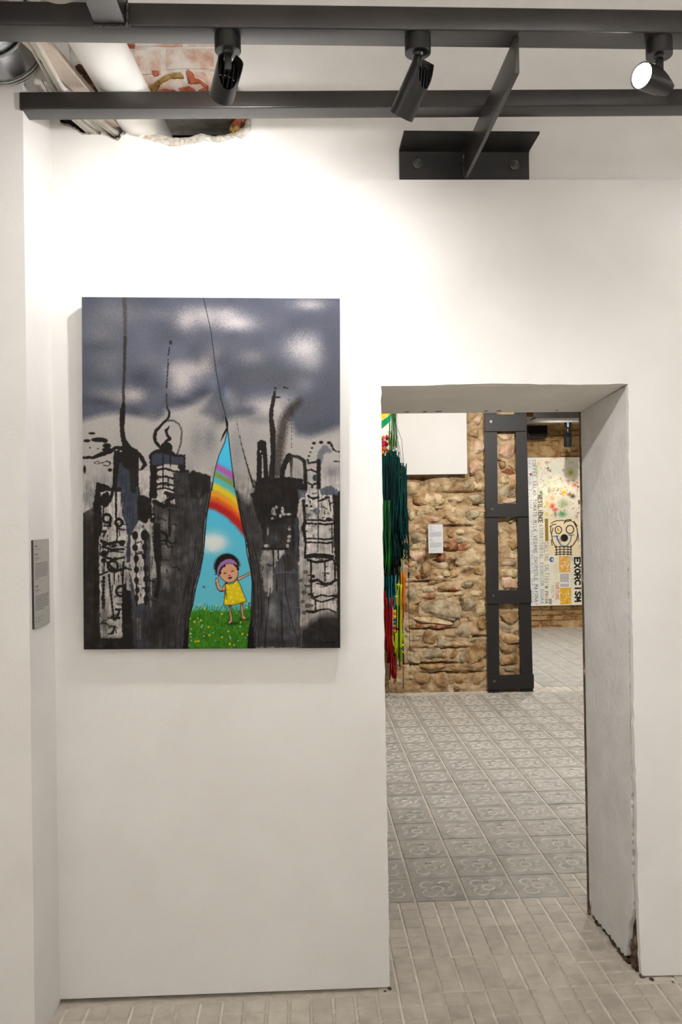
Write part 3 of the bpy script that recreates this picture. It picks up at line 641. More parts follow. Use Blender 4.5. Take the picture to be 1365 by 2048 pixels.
def crag_obj(c, s, seed, m, parent, rot):
    bm = crag(c, s, seed, rot); me = bpy.data.meshes.new('stone'); bm.to_mesh(me); bm.free(); return link('stone', me, m, parent, True)
def put_stone(p0, p1, mi, seed, dep, parent=wall_stone, y=SY):
    a = onY(*p0, y-.03); b = onY(*p1, y-.03)
    c = ((a[0]+b[0])/2, y-.032+rr.uniform(-.01, .012), (a[2]+b[2])/2); s = (abs(b[0]-a[0])*.57, dep, abs(a[2]-b[2])*.57)
    placed.append((c[0], c[2], s[0], s[2]))
    return crag_obj(c, s, seed, ST[mi], parent, rr.uniform(-.1, .1))
for k, (fn, x0, y0, x1, y1, mi) in enumerate(stones):
    put_stone(fn(x0, y0), fn(x1, y1), mi, 100+k, rr.uniform(.034, .05))
tries = 0; n = 0
while tries < 5000 and n < 110:      # smaller rubble between them
    tries += 1; x = rr.uniform(.62, 1.85); z = rr.uniform(.01, 2.45)
    if any(abs(x-a) < c*.85 and abs(z-b) < d*.85 for a, b, c, d in placed): continue
    if z > 1.75 and x < 1.36: continue
    w, h = rr.uniform(.016, .045), rr.uniform(.010, .026)
    rock_obj('stone', (x, SY-.042+rr.uniform(-.004, .012), z), (w, .02, h), 900+n, ST[rr.choice((0, 1, 2, 2, 2, 3))], wall_stone, amp=.5, sub=2, sq=.7, rot=rr.uniform(-.3, .3))
    placed.append((x, z, w, h)); n += 1
n = 0; tries = 0
while tries < 3000 and n < 70:       # the stretch behind the yarn piece
    tries += 1; x = rr.uniform(-.65, .60); z = rr.uniform(.05, 2.3); w, h = rr.uniform(.05, .11), rr.uniform(.03, .06)
    if any(abs(x-a) < (c+w)*.8 and abs(z-b) < (d+h)*.8 for a, b, c, d in placed): continue
    crag_obj((x, SY-.032+rr.uniform(-.01, .012), z), (w, .042, h), 2000+n, ST[rr.choice((0, 1, 2, 2, 3))], wall_stone, rr.uniform(-.15, .15)); placed.append((x, z, w, h)); n += 1
mb = MB(); mb.box((0.3, SY-.07, -.002), (1.9, SY, .004)); mb.build('mortar_skirt', GROUT, wall_stone)

# steel strapping on the end of the stone wall
FY = SY-.095
fr = empty('steel_pilaster_frame', (1.70, FY, 0), 'tall black steel ladder frame strapped to the end of the stone wall', 'steel frame')
def at(x, y): return onY(x, y, FY)
for (xa, ya, xb, yb, xc, yc, xd, yd) in ((970, 826, 995, 826, 1000, 1380, 977, 1380), (1031, 826, 1053, 826, 1067, 1378, 1043, 1378)):
    q = [at(xa, ya), at(xb, yb), at(xc, yc), at(xd, yd)]; q[0][2] = q[1][2] = 2.62; q[2][2] = q[3][2] = 0.004
    mb = MB(); mb.prism([tuple(p) for p in q], (0, .012, 0)); mb.build('upright', STEELF, fr)
q = [at(1048, 826), at(1062, 1378)]
mb = MB(); mb.box((q[1][0]-.012, FY+.012, .004), (q[1][0], FY+.32, 2.62)); mb.build('return_flange', STEELF, fr)
for k, (xa, ya, xb, yb) in enumerate(((970, 829, 1054, 862), (973, 1008, 1058, 1033), (975, 1181, 1064, 1206), (977, 1351, 1069, 1377))):
    a, b = at(xa, ya), at(xb, yb); a = onY(xa, ya, FY-.014); b = onY(xb, yb, FY-.014)
    mb = MB(); mb.box((a[0], FY-.014, max(.005, b[2])), (b[0], FY, a[2]), .0015); mb.box((b[0]-.012, FY, max(.005, b[2])), (b[0], FY+.2, a[2]), .0015); st = mb.build('cross_plate', STEELF, fr)
    bx, bz = a[0]+.05, (a[2]+b[2])/2+.01
    mb = MB(); mb.tube([(bx, FY-.014, bz), (bx, FY-.018, bz)], .011, 14); mb.tube([(bx, FY-.018, bz), (bx, FY-.026, bz)], .007, 6); mb.build('bolt', BOLT, st)
# steel joists at the top of the opening
ib = empty('steel_joist', (3.0, SY-.05, 2.24), 'black steel joist resting beside the stone wall end above the far doorway', 'joist')
mb = MB(); mb.box((1.93, SY-.14, 2.245), (5.9, SY+.02, 2.257)); mb.build('bottom_flange', STEEL, ib)
mb = MB(); mb.box((1.93, SY-.068, 2.257), (5.9, SY-.056, 2.42)); mb.build('web', STEEL, ib)
mb = MB(); mb.box((1.93, SY-.14, 2.42), (5.9, SY+.02, 2.432)); mb.build('top_flange', STEEL, ib)
GREYC = mat('grey_metal_channel', [(150, 146, 140), (172, 168, 162)], scale=4, rough=.5)
z0 = onY(1100, 848, 7.4)[2]
mb = MB(); mb.box((1.95, 7.25, z0), (5.9, 7.33, z0+.07), .006); tag(mb.build('lighting_rail', GREYC, None, 'auto'), 'pale grey metal rail under the far room ceiling', 'rail')
mb = MB(); mb.box((1.95, 6.2, z0+.02), (5.9, 6.26, z0+.10), .006); tag(mb.build('steel_beam', STEELM, None, 'auto'), 'thin black beam under the far room ceiling beyond the joist', 'beam', 'steel ceiling beams')
p = onY(1137, 853, 7.29)
spotlight((p[0], 7.29), (0.02, .25, -.95), 'small black spotlight hanging above the word collage', E_FAR*.1, WARMER, size=1.9, beam_z=z0, S=1.5, group='spotlights of the far rooms', lit=LENS)
a, b = onY(1050, 853, 8.0), onY(1090, 877, 8.0)
sp = empty('loudspeaker_box', (a[0], 8.0, b[2]), 'black box fixed high on the far brick wall', 'box')
mb = MB(); mb.box((a[0], 7.86, b[2]), (b[0], 8.05, a[2]), .006); mb.build('cabinet', STEELM, sp, 'auto')
mb = MB(); mb.box((a[0]+.015, 7.855, b[2]+.012), (b[0]-.015, 7.862, a[2]-.012)); mb.build('grille', LAMPI, sp)
# far wall of old brick
wall_far = empty('wall_far', (3.2, 8.1, 0), kind='structure')
FBR = mat('old_yellow_brick', [(112, 82, 48), (156, 124, 80), (184, 154, 110), (196, 170, 130)], scale=6, detail=10, rough=.95, bump=.01, bscale=30, objrand=.0, spec=.1, lo=.3, hi=.7)
rough_sheet('brick_ground', 1.9, 5.2, -.01, 2.9, 8.1, .025, .03, FBR, wall_far, 8)
bm = MB(); rr = random.Random(31); zc = .03; row = 0
while zc < 2.75:
    xc = 1.95+(row % 2)*.14
    while xc < 5.0:
        if rr.random() < .75:
            d_ = rr.uniform(.025, .042); bm.box((xc, 8.1-d_, zc), (xc+.26+rr.uniform(-.02, .015), 8.1, zc+.052), .004)
        xc += .28
    zc += .068; row += 1
o = bm.build('brickwork', mat('old_brick', [(104, 66, 40), (150, 112, 70), (182, 150, 106), (170, 124, 84)], scale=9, detail=8, rough=.95, bump=.01, bscale=40, spec=.1, lo=.3, hi=.7), wall_far); o['kind'] = 'stuff'
mb = MB(); mb.box((1.86, 8.1, 0), (6.2, 8.3, 3.1)); mb.build('masonry_core', FBR, wall_far)
mb = MB(); mb.box((5.9, 0.425, 0), (6.2, 8.1, 3.1)); tag(mb.build('wall_side_far', WALL), kind='structure')
mb = MB(); mb.box((-2.2, 0.425, 0), (-1.9, SY+.4, 3.1)); tag(mb.build('wall_side_passage', WALL), kind='structure')
mb = MB(); mb.box((-2.2, 0.425, 3.0), (6.2, 8.3, 3.1)); tag(mb.build('ceiling_far', CEIL), kind='structure')
mb = MB(); mb.box((1.87, 5.0, 2.78), (5.9, 8.1, 2.80)); tag(mb.build('ceiling_dropped', CEIL), kind='structure')
# lamps of the rooms beyond; paving and collage spots are unseen, added for brightness
spotlight((0.55, 2.75), (.65, 1.58, -1.75), 'black tube spotlight hidden by the lintel, aimed at the stone wall', E_STONE*.48, WARMER, size=1.9, blend=.9, beam_z=3.0, group='spotlights of the far rooms')
spotlight((1.6, 1.6), (.1, .55, -.8), 'added unseen spotlight brightening the flower paving', E_STONE*2.9, COOL, size=2.7, blend=.9, beam_z=3.0, group='spotlights of the far rooms')
spotlight((2.9, 6.5), (.2, .75, -.6), 'added unseen spotlight washing the word collage', E_FAR*.24, COOL, size=1.5, blend=.9, beam_z=2.78, group='spotlights of the far rooms')
spotlight((2.6, 5.6), (.05, .1, -1), 'black tube spotlight over the far floor', E_FAR*1.1, COOL, size=2.0, blend=.9, beam_z=2.78, group='spotlights of the far rooms')

# white panel on the stone wall
wp = empty('blank_canvas', (1.07, SY-.1, 1.8), 'blank white panel hung high on the stone wall', 'panel')
a, b = onY(782, 826, SY-.12), onY(935.5, 948, SY-.12)
mb = MB(); mb.box((a[0]-.03, SY-.12, b[2]), (b[0], SY-.085, 2.55), .002); mb.build('panel_face', mat('matt_white_panel', [(202, 200, 196), (208, 206, 203)], scale=2, rough=.6, spec=.3), wp)
mb = MB(); mb.box((a[0], SY-.085, b[2]+.03), (b[0]-.03, SY-.04, 2.5)); mb.build('stretcher_frame', BOARD, wp)

# ================================================================== painted and printed surfaces (colours on a fine mesh)
class Cv:
    """paint by strokes; positions are given on the picture, colours land on mesh vertices"""
    def __init__(s, x0, y0, x1, y1, res, base):
        s.x0, s.y0, s.res = x0, y0, res
        s.w, s.h = int(round((x1-x0)*res))+1, int(round((y1-y0)*res))+1
        s.a = np.empty((s.h, s.w, 3)); s.a[:] = np.array(base)/255.0
        s.rg = np.random.RandomState(4)
    def win(s, xa, ya, xb, yb):
        i0 = max(0, int((xa-s.x0)*s.res)-1); i1 = min(s.w, int((xb-s.x0)*s.res)+3)
        j0 = max(0, int((ya-s.y0)*s.res)-1); j1 = min(s.h, int((yb-s.y0)*s.res)+3)
        if i1 <= i0 or j1 <= j0: return None
        X = s.x0+np.arange(i0, i1)/s.res; Y = s.y0+np.arange(j0, j1)/s.res
        return (slice(j0, j1), slice(i0, i1)), X[None, :], Y[:, None]
    def mix(s, sl, al, col, grain=0.0):
        if grain: al = np.clip(al+(s.rg.rand(*al.shape)-.5)*grain*4*al*(1-np.clip(al, 0, 1)), 0, 1)
        al = al[..., None]; col = np.asarray(col, float)/255.0
        s.a[sl] = s.a[sl]*(1-al)+col*al
    def blob(s, x, y, rx, ry, col, a=.8, ang=0.0, grain=.5):
        R_ = max(rx, ry)*2.2; w = s.win(x-R_, y-R_, x+R_, y+R_)
        if w is None: return
        sl, X, Y = w; c, n = math.cos(ang), math.sin(ang); u = (X-x)*c+(Y-y)*n; v_ = -(X-x)*n+(Y-y)*c
        s.mix(sl, a*np.exp(-((u/rx)**2+(v_/ry)**2)), col, grain)
    def disc(s, x, y, rx, ry, col, a=1.0, soft=.8):
        w = s.win(x-rx-2, y-ry-2, x+rx+2, y+ry+2)
        if w is None: return
        sl, X, Y = w; d = np.sqrt(((X-x)/rx)**2+((Y-y)/ry)**2)
        s.mix(sl, a*np.clip((1-d)*min(rx, ry)/soft+.5, 0, 1), col)
    def line(s, pts, wd, col, a=1.0, soft=.8, grain=0.0, wob=0.0):
        wd = list(wd) if isinstance(wd, (list, tuple)) else [wd]*len(pts)
        m = max(wd)/2+soft*2+1
        w = s.win(min(p[0] for p in pts)-m, min(p[1] for p in pts)-m, max(p[0] for p in pts)+m, max(p[1] for p in pts)+m)
        if w is None: return
        sl, X, Y = w; best = np.full((Y.shape[0], X.shape[1]), -1e9)
        for (p, q, w0, w1) in zip(pts[:-1], pts[1:], wd[:-1], wd[1:]):
            dx, dy = q[0]-p[0], q[1]-p[1]; L2 = dx*dx+dy*dy+1e-9
            t = np.clip(((X-p[0])*dx+(Y-p[1])*dy)/L2, 0, 1)
            d = np.hypot(X-p[0]-t*dx, Y-p[1]-t*dy)
            best = np.maximum(best, (w0+(w1-w0)*t)/2-d)
        if wob: best = best+wob*(vnoise(best.shape[1], best.shape[0], 3*s.res, int(pts[0][0]*7+pts[0][1]) % 9999)-.5)
        s.mix(sl, a*np.clip(best/soft+.5, 0, 1), col, grain)
    def poly(s, pts, col, a=1.0, soft=.8, grain=0.0, wob=0.0):
        P = np.array(pts, float); m = soft*1.5+1
        w = s.win(P[:, 0].min()-m, P[:, 1].min()-m, P[:, 0].max()+m, P[:, 1].max()+m)
        if w is None: return
        sl, X, Y = w; ins = np.zeros((Y.shape[0], X.shape[1]), bool); dm = np.full(ins.shape, 1e9)
        for p, q in zip(P, np.roll(P, -1, 0)):
            with np.errstate(divide='ignore', invalid='ignore'):
                c = ((p[1] > Y) != (q[1] > Y)) & (X < (q[0]-p[0])*(Y-p[1])/(q[1]-p[1]+1e-12)+p[0])
            ins ^= c
            dx, dy = q-p; t = np.clip(((X-p[0])*dx+(Y-p[1])*dy)/(dx*dx+dy*dy+1e-9), 0, 1)
            dm = np.minimum(dm, np.hypot(X-p[0]-t*dx, Y-p[1]-t*dy))
        sd = np.where(ins, dm, -dm)
        if wob: sd = sd+wob*(vnoise(sd.shape[1], sd.shape[0], 4*s.res, int(P[0, 0]*3) % 9999)-.5)
        s.mix(sl, a*np.clip(sd/soft+.5, 0, 1), col, grain)
    def noise(s, sc, amp, seed):
        s.a *= (1+amp*(vnoise(s.w, s.h, sc*s.res, seed)-.5))[..., None]
    def sheet(s, name, corner, m, parent, gain=1.0):
        """corner(u, v) -> world point, u to the right and v downwards, 0..1"""
        us = np.linspace(0, 1, s.w); vs = np.linspace(0, 1, s.h)
        c00, c10, c01, c11 = [np.array(corner(u, v)) for u, v in ((0, 0), (1, 0), (0, 1), (1, 1))]
        U, V = np.meshgrid(us, vs); U = U[..., None]; V = V[..., None]
        pts = c00*(1-U)*(1-V)+c10*U*(1-V)+c01*(1-U)*V+c11*U*V
        off = np.array(root_loc(parent)); co = (pts.reshape(-1, 3)-off).astype(np.float32)
        idx = np.arange(s.w*s.h).reshape(s.h, s.w)
        f = np.stack([idx[1:, :-1], idx[1:, 1:], idx[:-1, 1:], idx[:-1, :-1]], -1).reshape(-1, 4).astype(np.int32)
        me = bpy.data.meshes.new(name); nf = len(f)
        me.vertices.add(len(co)); me.vertices.foreach_set('co', co.ravel())
        me.loops.add(nf*4); me.loops.foreach_set('vertex_index', f.ravel())
        me.polygons.add(nf); me.polygons.foreach_set('loop_start', np.arange(0, nf*4, 4, dtype=np.int32))
        me.update(calc_edges=True)
        c = np.clip(s.a.reshape(-1, 3)*gain, 0, 1); c = np.where(c <= .04045, c/12.92, ((c+.055)/1.055)**2.4)
        at_ = me.attributes.new('paint', 'FLOAT_COLOR', 'POINT')
        at_.data.foreach_set('color', np.concatenate([c, np.ones((len(c), 1))], 1).astype(np.float32).ravel())
        o = bpy.data.objects.new(name, me); COL.objects.link(o); o.parent = parent; me.materials.append(m); return o

# ------------------------------------------------------------------ the large painting
K = Cv(163, 594, 681, 1299, 1.0, (90, 93, 106))
A = lambda *p: [(150+x*.1978, 580+y*.1978) for x, y in p]
B = lambda *p: [(400+x*.2198, 580+y*.2198) for x, y in p]
Cc = lambda *p: [(150+x*.2051, 940+y*.2051) for x, y in p]
D = lambda *p: [(420+x*.2051, 940+y*.2051) for x, y in p]
E_ = lambda *p: [(360+x*.12204, 1060+y*.12204) for x, y in p]
INK = (40, 35, 32); SLATE = (70, 72, 82); LIGHT = (186, 180, 175); BLUEG = (62, 66, 78)
K.noise(60, .18, 1); K.noise(25, .12, 2)
def bl(fn, x, y, rx, ry, col, a, ang=0.0):
    p = fn((x, y))[0]; s = .1978 if fn is A else (.2198 if fn is B else .2051); K.blob(p[0], p[1], rx*s, ry*s, col, a, ang)
# light ground under the storm
K.poly(A((0, 1330), (150, 1290), (300, 1250), (450, 1220), (620, 1240), (790, 1300), (900, 1210), (1060, 1190), (1200, 1130), (1365, 1050))+B((0, 1110), (200, 1180), (330, 1150), (440, 1120), (600, 1020), (720, 1020), (800, 1150), (880, 1310), (1000, 1330), (1150, 1270), (1300, 1230), (1300, 3500), (-1200, 3500)), (176, 170, 165), .95, 16, .5)
for args in [(*g[:6], g[6]*(.95 if g[5][0] > 120 else 1.0), *g[7:]) for g in ((A, 420, 230, 260, 110, (140, 138, 140), .55), (A, 280, 440, 210, 140, (138, 137, 138), .5), (A, 330, 740, 150, 170, (132, 131, 133), .45), (A, 1120, 300, 120, 120, (196, 188, 186), .8), (A, 1290, 250, 130, 90, (190, 182, 180), .7), (A, 740, 720, 130, 110, (120, 119, 124), .5), (A, 330, 1060, 160, 80, (150, 145, 142), .6), (A, 580, 1050, 130, 80, (196, 186, 182), .85), (A, 420, 1120, 130, 50, (180, 174, 172), .7), (A, 1070, 900, 130, 160, (198, 188, 184), .85), (A, 1200, 800, 170, 90, (190, 182, 178), .7), (A, 1000, 800, 90, 60, (180, 172, 170), .5), (A, 850, 240, 180, 70, (126, 126, 132), .5),
             (B, 330, 290, 190, 70, (204, 196, 194), .9), (B, 230, 220, 130, 70, (196, 188, 186), .7), (B, 60, 260, 80, 70, (170, 166, 166), .6), (B, 950, 520, 170, 130, (206, 200, 200), .9), (B, 1020, 640, 120, 100, (180, 176, 178), .6), (B, 1000, 120, 150, 50, (186, 180, 178), .75), (B, 470, 600, 140, 80, (156, 154, 156), .55), (B, 930, 840, 100, 70, (150, 148, 152), .5), (B, 560, 1040, 170, 80, (196, 188, 186), .8), (B, 740, 1000, 120, 80, (184, 178, 174), .7), (B, 40, 650, 60, 90, (170, 160, 152), .55), (B, 130, 560, 70, 90, (150, 146, 144), .4), (B, 280, 1000, 60, 120, (150, 148, 148), .5),
             (A, 200, 900, 120, 60, (80, 82, 92), .6), (A, 640, 880, 150, 120, SLATE, .7), (A, 250, 1130, 260, 60, SLATE, .85, .1), (A, 600, 1230, 180, 50, SLATE, .8, .1), (A, 800, 1250, 90, 50, SLATE, .8), (A, 1080, 1120, 130, 40, SLATE, .8), (A, 1260, 1040, 130, 60, SLATE, .8, -.3), (A, 200, 570, 200, 60, (78, 80, 90), .6), (A, 1250, 500, 130, 140, (86, 87, 96), .6), (A, 900, 450, 200, 90, (84, 86, 96), .5),
             (B, 700, 800, 230, 120, (84, 85, 92), .8), (B, 500, 780, 150, 90, (88, 89, 96), .7), (B, 1190, 400, 80, 250, (88, 90, 102), .8), (B, 1200, 900, 110, 230, (84, 86, 96), .8), (B, 1050, 1230, 170, 70, (80, 82, 92), .85), (B, 1000, 1050, 150, 90, (88, 89, 96), .7), (B, 430, 1100, 90, 50, (84, 86, 94), .7), (B, 180, 1160, 60, 60, (92, 92, 98), .7), (B, 80, 1350, 60, 120, (92, 94, 104), .55), (B, 640, 250, 180, 120, (96, 97, 108), .6), (B, 300, 480, 130, 60, (98, 98, 106), .5), (B, 120, 850, 40, 60, (120, 150, 170), .35), (B, 235, 940, 30, 60, (130, 160, 180), .4), (B, 520, 1170, 160, 50, (104, 104, 110), .5))]:
    bl(*args)
for x, y, rx, ry, g, a_ in ((392, 880, 16, 34, 120, .55), (430, 820, 14, 30, 104, .6), (405, 815, 22, 18, 130, .5), (372, 940, 14, 30, 140, .5), (422, 890, 10, 40, 150, .4), (300, 830, 20, 14, 150, .4), (250, 880, 26, 12, 160, .3), (470, 900, 14, 40, 120, .5), (500, 870, 20, 30, 140, .4), (345, 850, 12, 22, 150, .4), (560, 880, 24, 20, 150, .4), (200, 960, 26, 14, 130, .5), (610, 960, 24, 16, 150, .4), (180, 990, 18, 16, 110, .5)):
    K.blob(x, y, rx, ry, (g, g, g+2), a_)
K.a += (K.rg.rand(K.h, K.w, 1)-.5)*.05
def ink(fn, pts, wd, a=1.0, col=INK, soft=1.0, grain=.3, wob=1.6):
    s = .1978 if fn is A else (.2198 if fn is B else .2051)
    wd = [w*s for w in wd] if isinstance(wd, (list, tuple)) else wd*s
    K.line(fn(*pts), wd, col, a, soft, grain, wob)
def dot(fn, x, y, rx, ry=None, col=INK, a=1.0):
    s = .1978 if fn is A else (.2198 if fn is B else .2051); p = fn((x, y))[0]; K.disc(p[0], p[1], rx*s, (ry or rx)*s, col, a, 1.2)
def fill(fn, pts, col=INK, a=1.0, soft=1.5, grain=.3, wob=3.0): K.poly(fn(*pts), col, a, soft, grain, wob)
# left: first spire and its building
ink(A, ((493, 70), (500, 300), (498, 480)), (44, 36, 34), .62, (70, 62, 56), 3)
ink(A, ((498, 480), (490, 800), (478, 1000), (480, 1150)), (34, 30, 26, 30), .85, (58, 50, 45))
ink(A, ((480, 1150), (468, 1240), (462, 1400), (480, 1520), (520, 1600)), (36, 58, 44, 54, 80))
ink(A, ((330, 1640), (400, 1590), (520, 1590), (600, 1630), (660, 1690), (694, 1760), (650, 1820)), (30, 34, 50, 50, 44, 40, 26))
ink(A, ((340, 1620), (250, 1660), (170, 1690), (70, 1690)), (60, 44, 30, 28))
for x, y, rx, ry in ((160, 1445, 34, 13), (230, 1510, 78, 24), (110, 1520, 34, 16), (290, 1520, 30, 22), (310, 1570, 42, 26), (300, 1610, 38, 20), (140, 1590, 8, 8), (220, 1600, 8, 7), (85, 1810, 14, 40), (340, 1815, 22, 18), (732, 1892, 6, 6)): dot(A, x, y, rx, ry)
ink(A, ((180, 1740), (220, 1725), (250, 1745), (200, 1755), (180, 1740)), 8); ink(A, ((260, 1745), (310, 1725), (350, 1745), (320, 1775), (270, 1765)), 9)
fill(A, ((385, 1620), (480, 1590), (580, 1620), (628, 1690), (640, 1900), (640, 2100), (360, 2100), (372, 1800)))
fill(A, ((430, 1760), (452, 1730), (480, 1790), (545, 1830), (552, 2100), (405, 2100)), BLUEG, .95)
dot(A, 450, 1625, 12, 8, LIGHT)
# second tower with the dashed aerial and the lamp on top
dot(A, 957, 525, 17, 22, (52, 48, 46))
for a_, b_ in (((943, 572), (934, 648)), ((932, 695), (931, 705)), ((931, 730), (926, 825)), ((924, 840), (922, 870)), ((921, 890), (920, 905)), ((918, 925), (915, 985)), ((914, 1050), (912, 1130)), ((916, 1140), (920, 1185))): ink(A, (a_, b_), 15, .92, (54, 48, 44))
ink(A, ((920, 1185), (942, 1230), (936, 1280), (900, 1320), (850, 1370), (806, 1420), (790, 1480), (800, 1530), (850, 1590)), (18, 24, 24, 26, 28, 34, 36, 34, 30))
ink(A, ((930, 1312), (990, 1318), (1040, 1350), (1066, 1420), (1060, 1520), (1040, 1600), (1020, 1650)), (22, 20, 18, 18, 18, 16, 22), .8, (74, 70, 68))
ink(A, ((945, 1368), (905, 1420), (925, 1470), (945, 1500), (900, 1530)), (6, 34, 26, 34, 30)); dot(A, 910, 1590, 62, 58)
fill(A, ((735, 1670), (790, 1610), (870, 1600), (960, 1620), (1010, 1650), (1100, 1665), (1104, 1800), (1120, 2100), (735, 2100), (745, 1850)))
fill(A, ((765, 1660), (850, 1640), (1000, 1680), (1085, 1690), (1080, 1760), (770, 1770)), BLUEG)
fill(A, ((815, 1780), (900, 1755), (1020, 1770), (1040, 1820), (1040, 2100), (815, 2100)), LIGHT, .95)
for y in (1812, 1890, 1960, 2010): ink(A, ((815, y), (900, y-10), (980, y+14), (1040, y+24)), 22)
ink(A, ((875, 1640), (875, 2020)), 16); ink(A, ((950, 1650), (950, 1790)), (18, 10))
ink(A, ((1120, 1830), (1110, 1900), (1100, 2030)), 36); fill(A, ((1150, 1840), (1180, 1825), (1300, 1860), (1345, 1900), (1345, 2060), (1110, 2060)))
# lower left quarter
DK = (50, 46, 44)
fill(Cc, ((60, 420), (190, 340), (215, 1000), (215, 1800), (60, 1800)), DK); K.blob(*Cc((140, 300))[0], 14, 30, (130, 127, 125), .5)
fill(Cc, ((165, 330), (190, 190), (200, 120), (270, 125), (330, 170), (430, 160), (445, 260), (460, 480), (480, 1100), (480, 1800), (170, 1800)))
fill(Cc, ((235, 215), (300, 200), (430, 215), (445, 420), (470, 560), (490, 640), (480, 800), (470, 1100), (440, 1130), (440, 1640), (350, 1640), (225, 1640), (215, 700), (250, 560), (245, 330)), LIGHT, .95)
dot(Cc, 278, 290, 46, 70); ink(Cc, ((300, 220), (322, 300), (350, 220)), 34); ink(Cc, ((262, 340), (262, 420), (250, 480)), 14)
ink(Cc, ((384, 210), (384, 460)), 22)
for cx, cy, r in ((296, 470, 40), (412, 508, 34), (350, 935, 48), (430, 1180, 48)):
    pts = [(cx+r*math.cos(t), cy+r*1.05*math.sin(t)) for t in np.linspace(0, 6.3, 14)]; ink(Cc, pts, 26)
ink(Cc, ((330, 470), (325, 540)), 28); ink(Cc, ((396, 520), (394, 660), (372, 740)), (22, 16, 18)); ink(Cc, ((418, 540), (417, 640)), 12)
ink(Cc, ((235, 600), (285, 590), (262, 640)), 20)
for pts, w in ((((240, 690), (320, 720), (380, 700), (460, 700)), 30), (((250, 745), (350, 775), (460, 770)), 24), (((260, 800), (360, 790), (455, 800)), 14), (((280, 850), (360, 870), (460, 850)), 22), (((300, 900), (370, 990), (450, 960)), 26)): ink(Cc, pts, w)
for x, y, r in ((265, 815, 34), (275, 715, 28), (440, 710, 30), (262, 880, 26)): dot(Cc, x, y, r)
ink(Cc, ((365, 960), (364, 1110)), 12); ink(Cc, ((268, 860), (264, 990)), 14); ink(Cc, ((455, 900), (447, 1010), (448, 1130)), (24, 20, 14)); ink(Cc, ((215, 1025), (300, 990)), 18)
for k in range(9): dot(Cc, 262-k*1.2, 1050+k*36, 15, 20)
for k in range(12): dot(Cc, 312+k*4, 1030+k*38, 11, 22)
ink(Cc, ((345, 1440), (410, 1445)), 26); ink(Cc, ((380, 1360), (415, 1360), (395, 1420)), 24); ink(Cc, ((370, 1520), (345, 1590), (310, 1600)), (14, 26, 20))
K.blob(*Cc((265, 1480))[0], 10, 34, (90, 86, 84), .8)
fill(Cc, ((438, 1230), (470, 1150), (530, 1190), (560, 1310), (575, 1800), (438, 1800)))
fill(Cc, ((440, 0), (600, 0), (600, 250), (620, 480), (560, 560), (540, 640), (530, 900), (480, 900), (500, 640), (450, 420)), BLUEG, .95)
fill(Cc, ((600, 0), (720, 0), (700, 200), (640, 250), (610, 180)), LIGHT, .9); fill(Cc, ((520, 0), (605, 0), (600, 130), (560, 230), (525, 200)), INK, .9)
fill(Cc, ((590, 270), (640, 240), (730, 270), (740, 420), (680, 520), (590, 480)))
fill(Cc, ((500, 600), (580, 620), (605, 560), (650, 540), (720, 640), (720, 1300), (740, 1800), (560, 1800), (520, 1200)), (66, 66, 72), .95)
fill(Cc, ((525, 640), (590, 600), (610, 550), (660, 560), (668, 700), (660, 1000), (665, 1290), (590, 1315), (560, 1180), (520, 1000)), LIGHT, .95)
for x, y, rx, ry in ((568, 635, 30, 42), (568, 755, 28, 34), (578, 860, 26, 34), (580, 970, 24, 34), (580, 1075, 24, 34), (588, 1170, 22, 32), (580, 1250, 22, 34), (662, 635, 40, 52), (662, 750, 28, 38), (656, 840, 22, 30), (672, 960, 26, 36), (674, 1062, 28, 36), (680, 1165, 24, 34), (672, 1260, 24, 40)): dot(Cc, x, y, rx, ry)
ink(Cc, ((570, 640), (578, 960), (584, 1320)), 14); ink(Cc, ((664, 640), (662, 900), (678, 1160), (672, 1310)), 18)
fill(Cc, ((700, 480), (735, 460), (760, 600), (775, 1040), (720, 1060), (715, 700)), (150, 145, 140), .8)
fill(Cc, ((740, 300), (1000, 200), (1010, 700), (960, 1000), (960, 1800), (700, 1800), (730, 1060), (780, 1040), (740, 560)), (66, 62, 60), .97, 2, .5)
fill(Cc, ((785, 190), (860, 180), (990, 230), (985, 320), (920, 330), (830, 340), (785, 290)), LIGHT, .9)
for pts, w in ((((870, 220), (960, 250), (880, 300)), 40), (((960, 180), (985, 340)), 34), (((760, 310), (850, 350), (900, 330)), 46)): ink(Cc, pts, w)
for x, y, w_, h_, g in ((860, 500, 46, 70, 126), (945, 560, 18, 50, 118), (870, 700, 44, 110, 132), (860, 975, 60, 50, 150), (870, 1130, 34, 60, 110), (935, 700, 16, 60, 116)): K.blob(*Cc((x, y))[0], w_*.2, h_*.2, (g, g-4, g-8), .85, 0, .9)
ink(Cc, ((745, 440), (735, 490)), 44); ink(Cc, ((785, 540), (780, 700), (790, 850), (800, 960)), (60, 80, 70, 30)); ink(Cc, ((835, 600), (880, 640), (870, 700)), 34); ink(Cc, ((905, 380), (905, 640)), 20); ink(Cc, ((790, 860), (800, 1080), (770, 1230)), 40)
dot(Cc, 745, 450, 8, 10, LIGHT)
fill(Cc, ((940, 20), (1100, 20), (1310, 60), (1300, 260), (1262, 500), (1250, 700), (1225, 900), (1160, 1150), (1130, 1320), (1085, 1560), (1080, 1800), (740, 1800), (740, 1300), (950, 1000), (1000, 600)), (60, 57, 56), .98, 2, .5)
fill(Cc, ((1090, 40), (1130, 0), (1310, 50), (1290, 200), (1200, 290), (1110, 260)), (44, 40, 38)); fill(Cc, ((1090, 300), (1150, 280), (1160, 460), (1100, 480)), (72, 72, 76), .6, 4)
for x, y, r in ((1060, 870, 26), (1190, 240, 18), (1210, 310, 20), (880, 1120, 24), (1000, 780, 30)): K.blob(*Cc((x, y))[0], r*.2, r*.34, (112, 110, 110), .6, 0, .9)
